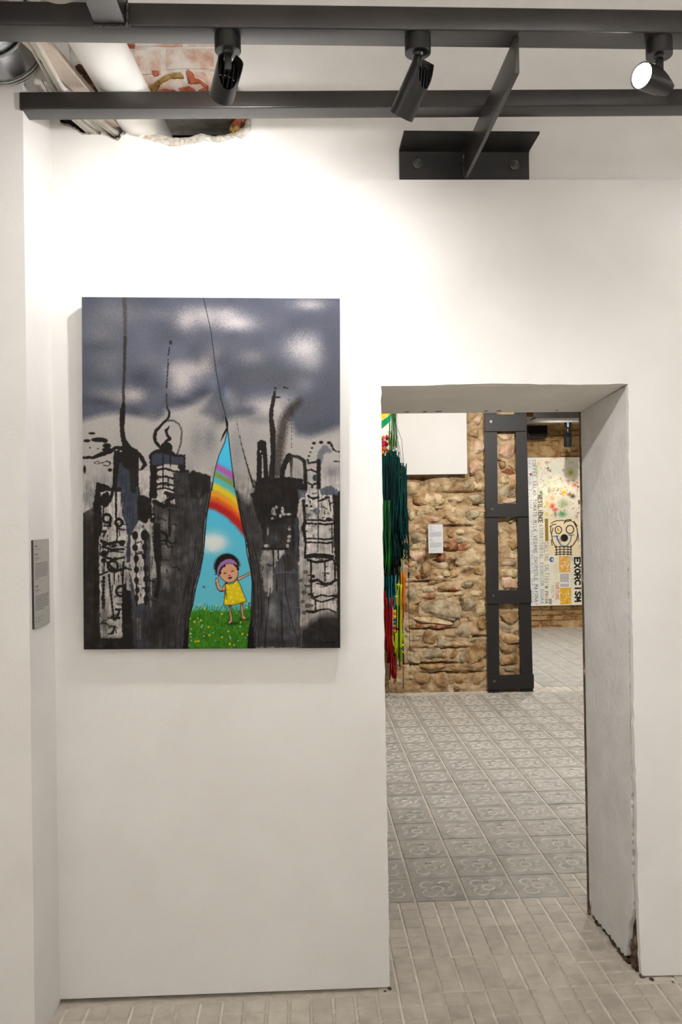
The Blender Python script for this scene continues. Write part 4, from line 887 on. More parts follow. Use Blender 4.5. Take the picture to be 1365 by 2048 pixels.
for x, y, rx, ry in ((1000, 700, 60, 90), (1080, 560, 50, 90), (850, 1500, 110, 180), (1100, 1100, 40, 160), (700, 1560, 100, 160)): K.blob(*Cc((x, y))[0], rx*.2, ry*.2, (40, 37, 36), .7)
K.blob(*Cc((1120, 800))[0], 14, 60, (84, 82, 84), .6); K.blob(*Cc((1000, 1300))[0], 12, 60, (76, 74, 74), .5)
for x in (590, 615): ink(Cc, ((x, 1450), (x-2, 1650)), 10, .7, (140, 134, 128))
# lower edge of the towers
K.blob(*Cc((300, 1700))[0], 40, 14, INK, .95); K.blob(*Cc((250, 1735))[0], 40, 12, INK, .95)
K.blob(*Cc((240, 1715))[0], 5, 3, (100, 96, 92), .4)
rk = random.Random(8)
for x0, x1, y0, y1, n in ((196, 246, 985, 1270, 46), (312, 356, 945, 1020, 16), (300, 345, 1020, 1150, 22), (258, 292, 1060, 1205, 12)):
    for k in range(n):
        x, y = rk.uniform(x0, x1), rk.uniform(y0, y1)
        if rk.random() < .5: K.line([(x, y), (x+rk.uniform(-1, 1), y+rk.uniform(6, 26))], [rk.uniform(1.5, 4), rk.uniform(.6, 1.5)], INK, rk.uniform(.6, .95), 1.0, .4, 1.5)
        else: K.line([(x, y), (x+rk.uniform(3, 9), y+rk.uniform(-3, 3)), (x+rk.uniform(9, 16), y+rk.uniform(-2, 4))], rk.uniform(2, 4.5), INK, rk.uniform(.6, .95), 1.0, .4, 2)
# right: sticks, posts and dotted aerial
ink(B, ((900, 1010), (820, 1090), (760, 1180), (720, 1400), (690, 1650)), (60, 80, 90, 90, 110), .8, (58, 50, 46), 12, .8, 0)
dot(B, 680, 885, 14, 11, (50, 46, 44)); dot(B, 766, 878, 12, 11, (50, 46, 44)); dot(B, 790, 884, 12, 7, (50, 46, 44))
ink(B, ((676, 915), (668, 970), (648, 1060), (640, 1150), (655, 1280), (660, 1480), (640, 1740)), (22, 34, 36, 40, 52, 44, 60), .95); ink(B, ((680, 968), (730, 968)), (16, 10))
y = 985
while y < 1450: K.line(B((806+min(22, (y-985)*.4), y), (808+min(22, (y-985)*.4), y+R.uniform(8, 22))), 1.3, INK, .8); y += R.uniform(26, 44)
ink(B, ((548, 1395), (532, 1500), (530, 1800)), (70, 46, 50)); ink(B, ((560, 1395), (584, 1500), (600, 1800)), (70, 40, 46)); dot(B, 555, 1392, 42, 20); dot(B, 543, 1465, 7, 10, LIGHT)
ink(B, ((735, 1800), (745, 1640), (775, 1560), (808, 1510), (826, 1560), (828, 1700)), (50, 44, 50, 60, 34, 10)); dot(B, 808, 1510, 34, 28)
ink(B, ((846, 1506), (900, 1520), (945, 1550), (955, 1650), (955, 1830)), (26, 30, 36, 34, 40)); K.blob(*B((870, 1640))[0], 12, 22, (150, 146, 142), .8)
fill(B, ((490, 1790), (560, 1750), (760, 1740), (880, 1790), (960, 1780), (960, 1830), (480, 1830)))
for x, y, r in ((1036, 1388, 18), (1102, 1380, 20), (1176, 1384, 20), (1200, 1412, 14), (1215, 1440, 12), (1265, 1466, 12), (1018, 1432, 12), (1004, 1470, 10), (990, 1506, 12)): dot(B, x, y, r, r*.7)
ink(B, ((1176, 1384), (1200, 1400), (1216, 1446), (1240, 1460)), 14); ink(B, ((975, 1540), (985, 1570), (1040, 1565), (1075, 1550)), 18); ink(B, ((1225, 1553), (1275, 1556)), 10)
ink(B, ((1085, 1560), (1100, 1480), (1140, 1440), (1180, 1460)), (50, 60, 70, 40), .8, (96, 98, 108), 5)
ink(B, ((1080, 1550), (1078, 1830)), 38); ink(B, ((975, 1640), (1010, 1630), (1060, 1655)), 16); ink(B, ((980, 1750), (1020, 1770), (1065, 1755)), 18); dot(B, 1045, 1705, 22, 30, BLUEG); dot(B, 1018, 1790, 12)
K.blob(*B((1210, 1650))[0], 14, 12, (90, 92, 102), .6)
# right curtain and towers
fill(D, ((225, 0), (440, 100), (470, 300), (520, 600), (560, 900), (540, 1740), (300, 1740), (390, 1300), (385, 980), (330, 640), (260, 330)), (66, 63, 62), .97, 2, .4)
K.poly(D((212, -10), (380, -10), (425, 150), (410, 300), (370, 350), (300, 300), (240, 180)), (160, 155, 150), .9, 8, .5)
K.poly(D((240, 200), (300, 260), (360, 330), (400, 250), (430, 600), (330, 620), (262, 340)), (66, 63, 62), .85, 12, .5)
fill(D, ((430, 120), (470, 60), (560, 90), (700, 60), (900, 80), (910, 200), (860, 300), (840, 470), (740, 520), (560, 560), (520, 560), (480, 400), (420, 250)))
fill(D, ((380, 230), (430, 200), (500, 400), (560, 600), (520, 620), (440, 440)), INK, .9)
for x, y, rx, ry in ((610, 400, 18, 40), (640, 360, 14, 16), (680, 445, 14, 18), (700, 390, 16, 34), (715, 430, 20, 14), (600, 470, 14, 12), (760, 430, 26, 10), (630, 430, 10, 16), (690, 560, 22, 12), (770, 570, 20, 22), (780, 490, 22, 14)): dot(D, x, y, rx, ry, (186, 182, 178), .9)
fill(D, ((520, 540), (720, 480), (860, 470), (900, 640), (860, 900), (700, 860), (500, 780), (500, 640)), (50, 46, 44), .96)
for x, y, rx, ry in ((768, 570, 18, 22), (765, 650, 20, 16), (760, 690, 18, 18), (750, 740, 16, 20), (540, 740, 24, 16), (556, 600, 10, 40)): dot(D, x, y, rx, ry, (176, 172, 168), .85)
K.blob(*D((620, 660))[0], 10, 9, (86, 88, 96), .8)
fill(D, ((500, 790), (600, 780), (700, 800), (640, 860), (620, 1000), (600, 1180), (520, 1200), (480, 900)), (150, 146, 142), .85, 3, .6)
fill(D, ((600, 780), (720, 770), (730, 830), (650, 880)), LIGHT, .8, 2)
for x in (608, 655): ink(D, ((x, 780), (x+3, 880 if x > 620 else 1000)), 14)
ink(D, ((500, 765), (650, 770), (740, 770)), 26); K.blob(*D((560, 950))[0], 8, 16, (80, 80, 84), .8)
fill(D, ((610, 1000), (640, 900), (740, 800), (840, 830), (870, 1000), (880, 1740), (500, 1740), (520, 1300), (600, 1180)), (74, 74, 78), .96, 3, .5)
fill(D, ((690, 850), (760, 800), (820, 830), (830, 960), (740, 1000)), (56, 52, 50), .8, 3)
K.blob(*D((600, 1370))[0], 9, 26, (140, 137, 134), .6); K.blob(*D((590, 1140))[0], 5, 16, (150, 146, 142), .6); K.blob(*D((640, 1560))[0], 22, 10, (60, 56, 54), .8); K.blob(*D((600, 1530))[0], 8, 6, (104, 102, 100), .7)
K.blob(*D((640, 1690))[0], 40, 10, (44, 40, 38), .7)
K.line(D((640, 1005), (730, 1000), (820, 1003), (920, 1005)), .8, (190, 188, 186), .5)
for pts in (((720, 870), (730, 1200), (770, 1380), (810, 1560), (850, 1650), (840, 1740)), ((560, 1250), (555, 1400), (530, 1600), (520, 1740)), ((690, 1280), (690, 1450), (700, 1740)), ((580, 1150), (560, 1320))): K.line(D(*pts), 1.4, (26, 24, 24), .9)
fill(D, ((870, 300), (900, 280), (905, 600), (900, 860), (868, 840), (862, 500)), (168, 163, 158), .85, 2, .5)
fill(D, ((820, 470), (850, 460), (850, 860), (820, 860)), BLUEG, .95); ink(D, ((805, 470), (800, 780)), 10)
fill(D, ((905, 210), (1060, 180), (1200, 200), (1215, 830), (1215, 1240), (1240, 1400), (1000, 1430), (960, 1240), (940, 860), (915, 860)), LIGHT, .95)
ink(D, ((905, 300), (925, 500), (905, 560), (930, 700), (918, 860)), (34, 30, 40, 22, 18)); ink(D, ((1055, 190), (1052, 800)), 14, .9, (70, 72, 80))
fill(D, ((1200, 240), (1275, 200), (1290, 1740), (1240, 1740), (1245, 1100), (1205, 700)), INK); fill(D, ((1065, 180), (1180, 150), (1260, 200), (1250, 240), (1080, 240)), (84, 88, 98), .95); fill(D, ((850, 190), (940, 190), (930, 260), (860, 280)), (80, 84, 94), .9)
for y in (490, 525, 672, 710): ink(D, ((925, y), (985, y-4), (1040, y+2)), 18); ink(D, ((1060, y-2), (1120, y+6), (1195, y-2)), 20)
ink(D, ((955, 250), (1000, 280), (1055, 262)), 22); ink(D, ((1070, 300), (1160, 262), (1180, 400)), (20, 16, 12)); dot(D, 1160, 480, 30, 18); dot(D, 1040, 400, 34, 34, (104, 106, 112), .9); dot(D, 940, 345, 14); dot(D, 985, 352, 12); K.blob(*D((960, 440))[0], 9, 7, (110, 108, 108), .7); dot(D, 1140, 265, 22, 12)
ink(D, ((1060, 360), (1100, 355), (1140, 380)), 7); ink(D, ((1190, 530), (1196, 810)), 14)
ink(D, ((935, 850), (1000, 838), (1100, 840), (1190, 850)), (40, 48, 48, 44)); ink(D, ((950, 880), (1040, 905), (1120, 895), (1190, 870)), 24)
ink(D, ((982, 900), (984, 1080), (985, 1250)), (22, 18, 16)); ink(D, ((1120, 900), (1120, 1090)), 14); ink(D, ((1195, 860), (1222, 920), (1220, 1080)), (20, 22, 16))
ink(D, ((975, 1090), (1050, 1080), (1120, 1120), (1180, 1110), (1230, 1080)), (40, 26, 30, 26, 30)); ink(D, ((1040, 1110), (1120, 1130), (1190, 1120)), 16); dot(D, 1005, 1042, 18)
ink(D, ((955, 1215), (1020, 1250), (1090, 1225), (1150, 1240), (1240, 1230)), (34, 22, 16, 18, 20)); ink(D, ((990, 1260), (1080, 1295), (1150, 1280), (1230, 1250)), 16); ink(D, ((1027, 1280), (1026, 1390)), 16)
fill(D, ((860, 1000), (960, 960), (980, 1250), (1010, 1420), (1030, 1560), (900, 1560), (870, 1300)), (150, 144, 138), .8, 4, .9)
for x, y, r in ((910, 1200, 26), (960, 1140, 20), (900, 1290, 24), (950, 1330, 30), (910, 1400, 26), (990, 1330, 20), (880, 1080, 20), (930, 1000, 24)): K.disc(*D((x, y))[0], r*.2, r*.16, (84, 78, 74), .85, 1.5)
ink(D, ((940, 1385), (1000, 1395), (1080, 1370), (1150, 1365), (1230, 1400)), (20, 30, 18, 14, 20))
K.poly(D((880, 1560), (980, 1500), (1060, 1430), (1160, 1420), (1300, 1440), (1300, 1800), (860, 1800)), (42, 38, 36), .97, 14, .5)
K.blob(*D((1160, 1420))[0], 20, 8, (100, 96, 92), .5)
_n = np.repeat(vnoise(K.w, K.h//9+2, 2.2, 51), 9, 0)[:K.h]; _m = vnoise(K.w, K.h, 9, 52); _q = np.repeat(vnoise(K.w, K.h//5+2, 1.3, 53), 5, 0)[:K.h]
_ramp = np.clip((np.arange(K.h)-330)/60.0, 0, 1)[:, None]
K.a *= (1+_ramp*(.30*(_n-.5)+.22*(_m-.5)))[..., None]
K.a += (_ramp*.035*np.clip((_q*_m-.42)*5, 0, 1))[..., None]
for x0, x1, y0, y1, n in ((606, 668, 985, 1100, 20), (606, 672, 1110, 1225, 20), (598, 612, 1000, 1110, 8), (540, 580, 1005, 1060, 14), (520, 560, 1105, 1180, 10)):
    for k in range(n):
        x, y = rk.uniform(x0, x1), rk.uniform(y0, y1)
        if rk.random() < .5: K.line([(x, y), (x+rk.uniform(-1, 1), y+rk.uniform(4, 18))], [rk.uniform(1, 3), rk.uniform(.5, 1.2)], INK, rk.uniform(.5, .9), 1.0, .4, 1.5)
        else: K.line([(x, y), (x+rk.uniform(3, 9), y+rk.uniform(-2, 2)), (x+rk.uniform(8, 14), y+rk.uniform(-2, 3))], rk.uniform(1.2, 3), INK, rk.uniform(.5, .9), 1.0, .4, 2)
# the opening: sky, rainbow, cloud, meadow
openL = B((240, 1268), (215, 1380), (165, 1490), (132, 1600), (112, 1700), (96, 1820))+Cc((1325, 120), (1308, 230), (1278, 400), (1262, 520), (1248, 700), (1232, 850), (1200, 1010), (1162, 1150), (1146, 1230), (1132, 1320), (1096, 1430), (1086, 1560), (1080, 1760))
openR = B((243, 1268), (262, 1450), (285, 1640), (300, 1790))+D((212, 20), (236, 200), (262, 330), (300, 520), (330, 660), (350, 820), (385, 980), (398, 1100), (392, 1300), (386, 1480), (362, 1600), (354, 1760))
save = K.a.copy()
yy_ = K.y0+np.arange(K.h); t = np.clip((yy_-850)/370, 0, 1)[:, None, None]
sky = np.array([70, 186, 226])/255*(1-t)+np.array([104, 190, 208])/255*t
K.a[:] = sky
bands = [((182, 90, 160), 0, 13), ((132, 142, 60), 17, 11), ((86, 178, 186), 29, 11), ((226, 196, 40), 43, 14), ((236, 150, 30), 58, 14), ((214, 92, 30), 70, 12), ((176, 34, 28), 82, 15)]
for c, off, wd in bands:
    pts = [(395, 922+off), (430, 932+off*.98), (455, 946+off), (478, 966+off*1.03), (500, 992+off*1.06), (520, 1022+off*1.1)]
    K.line(pts, wd, c, .95, 7, .5)
for x, y, rx, ry, a_ in ((20, 700, 110, 90, .95), (40, 720, 100, 60, .9), (-20, 690, 90, 60, .8), (80, 690, 60, 40, .6), (10, 770, 70, 30, .6)): K.blob(*D((x, y))[0], rx*.2051, ry*.2051, (222, 226, 224), a_)
gy = 1215
K.poly([(360, 1226), (400, 1220), (440, 1224), (470, 1222), (510, 1218), (510, 1305), (360, 1305)], (62, 122, 28), 1, 6, .4)
rg = random.Random(12)
for k in range(900):
    x = rg.uniform(365, 505); y = rg.uniform(1216, 1302); h = rg.uniform(4, 11); dx = rg.uniform(-2.5, 2.5)
    if y-h < 1208: h = 4
    c = rg.choice(((52, 112, 22), (74, 140, 34), (92, 156, 44), (40, 92, 18), (64, 128, 30)))
    K.line([(x, y), (x+dx*.4, y-h*.6), (x+dx, y-h)], [1.3, 1.0, .4], c, .85)
for k in range(90):
    x = rg.uniform(370, 500); y = rg.uniform(1228, 1298); K.blob(x, y, 3, 2, rg.choice(((110, 84, 36), (40, 84, 20), (96, 150, 50))), .5)
for x, y in ((205, 1510), (312, 1490), (440, 1598), (140, 1708), (450, 1735), (228, 1836), (270, 1830), (660, 1768), (765, 1672), (970, 1528), (998, 1715), (785, 1882), (1090, 1735), (660, 1385), (565, 1255), (296, 1238), (370, 1290), (1065, 1285), (125, 1460)):
    p = E_((x, y))[0]
    for q in range(5): K.disc(p[0]+1.2*math.cos(q*1.257), p[1]+1.2*math.sin(q*1.257), .9, .9, (238, 208, 30), 1, .6)
for x, y, c in ((275, 1515, (90, 160, 190)), (745, 1630, (60, 140, 200)), (330, 1570, (200, 216, 206)), (320, 1600, (200, 216, 206)), (150, 1630, (196, 214, 200)), (350, 1690, (190, 60, 44)), (360, 1680, (226, 120, 90)), (360, 1750, (200, 220, 206)), (510, 1695, (150, 200, 190)), (790, 1760, (206, 224, 214)), (800, 1790, (206, 224, 214)), (960, 1590, (220, 232, 226)), (1045, 1780, (130, 190, 180)), (555, 1825, (90, 160, 170)), (860, 1900, (220, 230, 224)), (925, 1830, (220, 190, 170)), (265, 1450, (210, 190, 150)), (380, 1225, (90, 70, 70)), (150, 1760, (130, 196, 206)), (150, 1820, (150, 206, 206)), (110, 1900, (150, 206, 206)), (490, 1340, (150, 206, 200)), (905, 1370, (150, 206, 200)), (430, 1870, (150, 60, 40)), (550, 1550, (150, 70, 40)), (1070, 1530, (130, 70, 40))):
    p = E_((x, y))[0]; K.disc(p[0], p[1], 1.5, 1.2, c, .9, .8)
for a_, b_ in (((245, 1255), (300, 1335)), ((360, 1300), (295, 1340)), ((565, 1260), (570, 1340)), ((296, 1245), (292, 1300)), ((1065, 1290), (1120, 1350)), ((1100, 1230), (1110, 1330))): K.line(E_(a_, b_), 1.2, (50, 100, 30), .9)
K.line(E_((1100, 1215), (1130, 1205)), 2, (46, 50, 40))
p = E_((370, 940))[0]; K.disc(p[0]+.8, p[1]-.8, 1.9, 1.7, (206, 120, 160)); K.disc(p[0]-2, p[1]-.5, 1.4, 1.6, (120, 60, 90)); K.line([(p[0]-1, p[1]-2.4), (p[0]+1.2, p[1]+2.2)], .8, (40, 24, 34))
# the child
SK = (214, 160, 130); OUT = (30, 20, 20)
def ol(pts, w=1.1, close=False): K.line(E_(*(pts+([pts[0]] if close else []))), w, OUT, .95)
K.blob(*E_((850, 1540))[0], 14, 3, (20, 40, 10), .8); K.blob(*E_((1050, 1475))[0], 11, 3, (20, 40, 10), .7)
for leg in (((775, 1230), (815, 1230), (805, 1330), (832, 1450), (830, 1510), (790, 1548), (755, 1535), (790, 1490), (795, 1440), (778, 1330)), ((965, 1195), (1010, 1195), (1010, 1310), (1020, 1410), (1062, 1450), (1055, 1475), (990, 1468), (988, 1410), (972, 1310))):
    K.poly(E_(*leg), (208, 152, 124), 1, .8); ol(list(leg), 1.0, True)
for p in ((795, 1250), (985, 1215)): K.blob(*E_(p)[0], 3, 5, (90, 56, 50), .8)
ol([(645, 985), (690, 975), (735, 900)], 8.5); K.line(E_((640, 975), (690, 972), (735, 905)), 6.2, SK)
ol([(585, 880), (610, 960), (645, 985)], 7.5); K.line(E_((588, 870), (612, 955), (645, 978)), 5.4, SK)
arm = [(560, 800), (580, 788), (605, 800), (610, 840), (600, 890), (575, 885), (556, 840)]; K.poly(E_(*arm), SK, 1, .8); ol(arm, 1.0, True); K.line(E_((590, 880), (600, 930)), 4.6, SK)
arm2 = [(915, 790), (1000, 755), (1100, 710), (1150, 672), (1148, 730), (1110, 740), (1000, 800), (930, 835)]; K.poly(E_(*arm2), SK, 1, .8); ol(arm2, 1.0, True)
dress = [(722, 880), (790, 890), (850, 875), (910, 815), (960, 900), (1020, 1060), (1068, 1175), (960, 1210), (830, 1240), (690, 1240), (700, 1120), (715, 1000)]
K.poly(E_(*dress), (222, 200, 30), 1, .8); K.blob(*E_((730, 1040))[0], 3, 9, (120, 104, 20), .6); K.blob(*E_((900, 1190))[0], 16, 4, (196, 172, 20), .5)
for x, y, r in ((765, 940, 22), (855, 935, 20), (935, 965, 18), (915, 1045, 24), (815, 1112, 24), (995, 1070, 20), (730, 1175, 22), (840, 1185, 20), (910, 1130, 14), (975, 1150, 18), (885, 880, 18), (755, 1020, 14), (820, 1030, 14), (1030, 1150, 12)): K.disc(*E_((x, y))[0], r*.122, r*.122, (240, 216, 62), 1, .8)
ol(dress, 1.2, True); K.line(E_((715, 990), (730, 1080), (745, 1150)), .8, OUT, .6)
head = [(620, 660), (640, 590), (700, 560), (800, 545), (890, 575), (930, 640), (932, 720), (905, 800), (850, 850), (790, 866), (720, 855), (650, 800), (622, 730)]
hair = [(560, 700), (545, 620), (570, 540), (610, 470), (680, 415), (760, 395), (830, 410), (890, 460), (925, 540), (942, 610), (930, 690), (880, 560), (760, 540), (660, 590), (620, 680), (620, 770), (590, 740)]
K.poly(E_(*hair), (40, 24, 20), 1, 1, 0, 0)
for k in range(30):
    t_ = math.pi*(.92+1.05*k/29); cx, cy = 745+185*math.cos(t_), 600+190*math.sin(t_)*(1.03)
    tip = (745+232*math.cos(t_+.08), 600+222*math.sin(t_+.08)); K.line(E_((cx, cy), tip), [3.0, .5], (40, 24, 20))
for k in range(7): K.line(E_((575-k*2, 560+k*28), (535+(k % 2)*10, 575+k*26)), [2.6, .5], (40, 24, 20))
K.poly(E_(*head), SK, 1, .8); ol(head, 1.2, True); K.disc(*E_((615, 760))[0], 1.8, 2.6, SK); K.disc(*E_((938, 665))[0], 1.4, 3.4, (190, 130, 130))
for p in ((640, 640), (660, 605), (630, 700), (700, 585), (900, 590), (925, 640), (880, 570)): K.disc(*E_(p)[0], 2.6, 3.4, (40, 24, 20))
band = [(575, 690), (590, 610), (640, 530), (720, 480), (800, 468), (870, 500), (910, 550), (928, 590), (870, 562), (790, 548), (710, 565), (650, 610), (615, 680), (612, 770), (590, 745)]
K.poly(E_(*band), (150, 116, 168), 1, .8); ol(band, 1.0, True)
K.disc(*E_((712, 712))[0], 2.2, 1.0, OUT); K.line(E_((690, 722), (712, 706), (735, 708)), .9, OUT); K.disc(*E_((835, 678))[0], 2.3, 1.0, OUT); K.line(E_((812, 684), (835, 672), (860, 672)), .9, OUT)
K.line(E_((690, 690), (715, 680)), .6, (150, 100, 80), .7); K.line(E_((820, 648), (845, 642)), .6, (150, 100, 80), .7)
K.line(E_((770, 745), (790, 755), (803, 742)), 1.0, OUT); K.poly(E_((758, 782), (800, 775), (830, 768), (825, 792), (795, 806), (768, 800)), (24, 10, 10), 1, .7); K.line(E_((800, 828), (815, 826)), .7, (150, 90, 70))
K.blob(*E_((710, 770))[0], 4, 3, (230, 150, 130), .6); K.blob(*E_((880, 735))[0], 4, 3, (230, 150, 130), .6)
inner = K.a; K.a = save
maskC = Cv(163, 594, 681, 1299, 1.0, (0, 0, 0)); maskC.poly(openL+openR[::-1], (255, 255, 255), 1, 1.0)
al = maskC.a[..., :1]; K.a = K.a*(1-al)+inner*al
K.line(openL, 1.6, (24, 24, 26), .95); K.line(openR, 1.8, (24, 24, 26), .95)
K.line([(x-2.6, y) for x, y in openL[3:14]], 1.1, (120, 160, 170), .7)
for dx, w in ((-9, 1.2), (-16, 1.0), (-24, 1.4), (-5, 1.6)): K.line([(x+dx*(i/22.0+.25)+2*math.sin(i*1.7+dx), y) for i, (x, y) in enumerate(openL) if i > (9 if dx < -12 else 4)], w, (28, 26, 26), .85)
for dx, w in ((8, 1.3), (15, 1.1), (22, 1.5), (4, 1.8)): K.line([(x+dx*(i/18.0+.2)+1.6*math.sin(i*1.9+dx), y) for i, (x, y) in enumerate(openR) if i > (7 if dx > 12 else 4)], w, (26, 24, 24), .85)
fill(Cc, ((1060, 1560), (1086, 1540), (1080, 1760), (1030, 1760)), (22, 20, 20)); fill(D, ((358, 1600), (388, 1480), (410, 1560), (420, 1760), (354, 1760)), (22, 20, 20))
ink(B, ((325, 1190), (345, 1300), (375, 1430), (400, 1520), (440, 1660), (480, 1790)), (3, 6, 9, 12, 14, 20), .9, (44, 40, 40)); K.poly(B((270, 1300), (330, 1200), (350, 1330), (400, 1530), (440, 1700), (320, 1790), (290, 1600)), (150, 148, 148), .35, 8, .5)
K.line(B((25, 66), (48, 170), (72, 280), (92, 370), (106, 480), (120, 600), (132, 700), (156, 840), (180, 980), (205, 1070), (228, 1160)), 1.3, (20, 20, 22), .95); K.line(B((222, 1150), (236, 1210), (238, 1262)), [2.5, 5, 3], (22, 20, 20)); K.line(B((232, 1260), (205, 1310), (178, 1370)), [4, 4, 1], (30, 28, 28)); K.line(B((200, 1130), (196, 1190)), .8, (60, 60, 62))
sg = [[(1140, 1675), (1136, 1700)], [(1136, 1694), (1118, 1690), (1104, 1698), (1112, 1706), (1136, 1700)], [(1146, 1704), (1148, 1690), (1158, 1690)], [(1186, 1692), (1172, 1690), (1166, 1700), (1184, 1702), (1188, 1690)], [(1200, 1704), (1202, 1690), (1214, 1690), (1218, 1704), (1228, 1694)]]
for st_ in sg: K.line(D(*st_), 1.5, (10, 9, 9), .95)
K.a += (K.rg.rand(K.h, K.w, 1)-.5)*.025
K.a = np.clip((K.a-.045)*1.12, .03, 1)
paint = empty('city_painting', (-0.27, -0.03, 1.06), 'large unframed painting of a grey sprayed city torn open on a child and rainbow', 'painting')
def pc(u, v):
    tl, tr_, bl_, br = onY(163.5, 594, -.062), onY(680.5, 597, -.062), onY(167.5, 1299, -.042), onY(681, 1296, -.042)
    return (tl*(1-u)+tr_*u)*(1-v)+(bl_*(1-u)+br*u)*v
PAINT = attr_mat('spray_paint_on_canvas', .7, .0003, 900)
K.sheet('painted_surface', pc, PAINT, paint, 0.84)
cs = [pc(0, 0), pc(1, 0), pc(1, 1), pc(0, 1)]; nrm = np.cross(cs[1]-cs[0], cs[3]-cs[0]); nrm = nrm/np.linalg.norm(nrm); nrm = nrm if nrm[1] > 0 else -nrm
mb = MB(); mb.prism([tuple(c+nrm*.0006) for c in cs], tuple(nrm*.036)); mb.build('stretched_canvas', mat('canvas_edge', [(70, 70, 74), (96, 96, 100)], scale=20, rough=.8), paint)
mb = MB()
for s_ in (.2, .8):
    c = cs[0]*(1-s_)+cs[1]*s_; mb = MB(); mb.box((c[0]-.01, -.03, c[2]-.06), (c[0]+.01, -.0005, c[2]-.03)); mb.build('hanging_hook', BOLT, paint)

# ------------------------------------------------------------------ word collage on the far wall
GL = {'A': [[(0, 0), (.5, 1), (1, 0)], [(.2, .4), (.8, .4)]], 'B': [[(0, 0), (0, 1), (.7, 1), (.9, .75), (.6, .52), (0, .5)], [(.6, .52), (1, .28), (.75, 0), (0, 0)]], 'C': [[(1, .85), (.6, 1), (.15, .8), (0, .5), (.15, .2), (.6, 0), (1, .15)]],
      'D': [[(0, 0), (0, 1), (.6, .95), (1, .5), (.6, .05), (0, 0)]], 'E': [[(1, 1), (0, 1), (0, 0), (1, 0)], [(0, .5), (.8, .5)]], 'F': [[(1, 1), (0, 1), (0, 0)], [(0, .5), (.8, .5)]], 'G': [[(1, .85), (.6, 1), (.1, .75), (0, .4), (.3, 0), (.9, .1), (1, .45), (.6, .45)]],
      'H': [[(0, 0), (0, 1)], [(1, 0), (1, 1)], [(0, .5), (1, .5)]], 'I': [[(.5, 0), (.5, 1)]], 'K': [[(0, 0), (0, 1)], [(1, 1), (0, .45), (1, 0)]], 'L': [[(0, 1), (0, 0), (1, 0)]], 'M': [[(0, 0), (.1, 1), (.5, .35), (.9, 1), (1, 0)]], 'N': [[(0, 0), (0, 1), (1, 0), (1, 1)]],
      'O': [[(.5, 1), (.1, .8), (0, .5), (.1, .2), (.5, 0), (.9, .2), (1, .5), (.9, .8), (.5, 1)]], 'P': [[(0, 0), (0, 1), (.8, .95), (1, .72), (.75, .48), (0, .45)]], 'R': [[(0, 0), (0, 1), (.8, .95), (1, .72), (.75, .5), (0, .45)], [(.5, .48), (1, 0)]], 'S': [[(1, .85), (.5, 1), (.05, .78), (.4, .52), (.95, .28), (.5, 0), (0, .15)]],
      'T': [[(0, 1), (1, 1)], [(.5, 1), (.5, 0)]], 'U': [[(0, 1), (.05, .2), (.5, 0), (.95, .2), (1, 1)]], 'V': [[(0, 1), (.5, 0), (1, 1)]], 'X': [[(0, 0), (1, 1)], [(0, 1), (1, 0)]], 'Y': [[(0, 1), (.5, .5), (1, 1)], [(.5, .5), (.4, 0)]], '.': [[(.4, 0), (.5, .05)]], '-': [[(.1, .5), (.9, .5)]], '&': [[(1, 0), (.2, .8), (.5, 1), (.7, .8), (.1, .3), (.4, 0), (1, .4)]], "'": [[(.5, 1), (.4, .8)]]}
Q = Cv(1030, 915, 1226, 1211, 2.0, (232, 226, 206))
def words(txt, x, y0, y1, h, w, col, a=.9, seed=1, gap=.35):
    """lettering that runs down the canvas, tops of the letters to the right"""
    rn = random.Random(seed); n = len(txt); adv = (y1-y0)/max(1, n); lw = adv*(1-gap)
    for k, ch in enumerate(txt):
        for stx in GL.get(ch.upper(), []):
            jx, jy = rn.uniform(-.3, .3), rn.uniform(-.3, .3)
            Q.line([(x+jx+py*h, y0+jy+k*adv+px_*lw) for px_, py in stx], w, col, a, .7)
q5 = lambda x, y: (1040+x*.09524, 900+y*.09524); q6 = lambda x, y: (1040+x*.09524, 1050+y*.09524)
Q.noise(20, .06, 4)
Q.poly([q5(0, 100), q5(350, 100), q6(360, 0), q6(450, 1720), q6(0, 1720)], (226, 226, 222), .9, 1)
Q.poly([q5(440, 560), q5(470, 560), q5(470, 900), q5(400, 940), q5(395, 600)], (222, 224, 224), .9, 1); Q.poly([q5(345, 300), q5(395, 300), q5(400, 960), q5(370, 960)], (214, 206, 168), .9, 1)
rn = random.Random(77)
pal = [(206, 92, 60), (224, 150, 110), (122, 150, 70), (186, 176, 50), (70, 130, 84), (226, 178, 40), (40, 40, 36), (224, 160, 150), (196, 70, 60), (150, 170, 120), (236, 214, 150)]
for k in range(520):
    x, y = rn.uniform(360, 1300), rn.gauss(850, 420)
    if not 160 < y < 1400: continue
    p = q5(x, y); r = rn.uniform(.3, 1.6); Q.blob(p[0], p[1], r, r*rn.uniform(.5, 1.6), rn.choice(pal), rn.uniform(.25, .8), rn.uniform(0, 3))
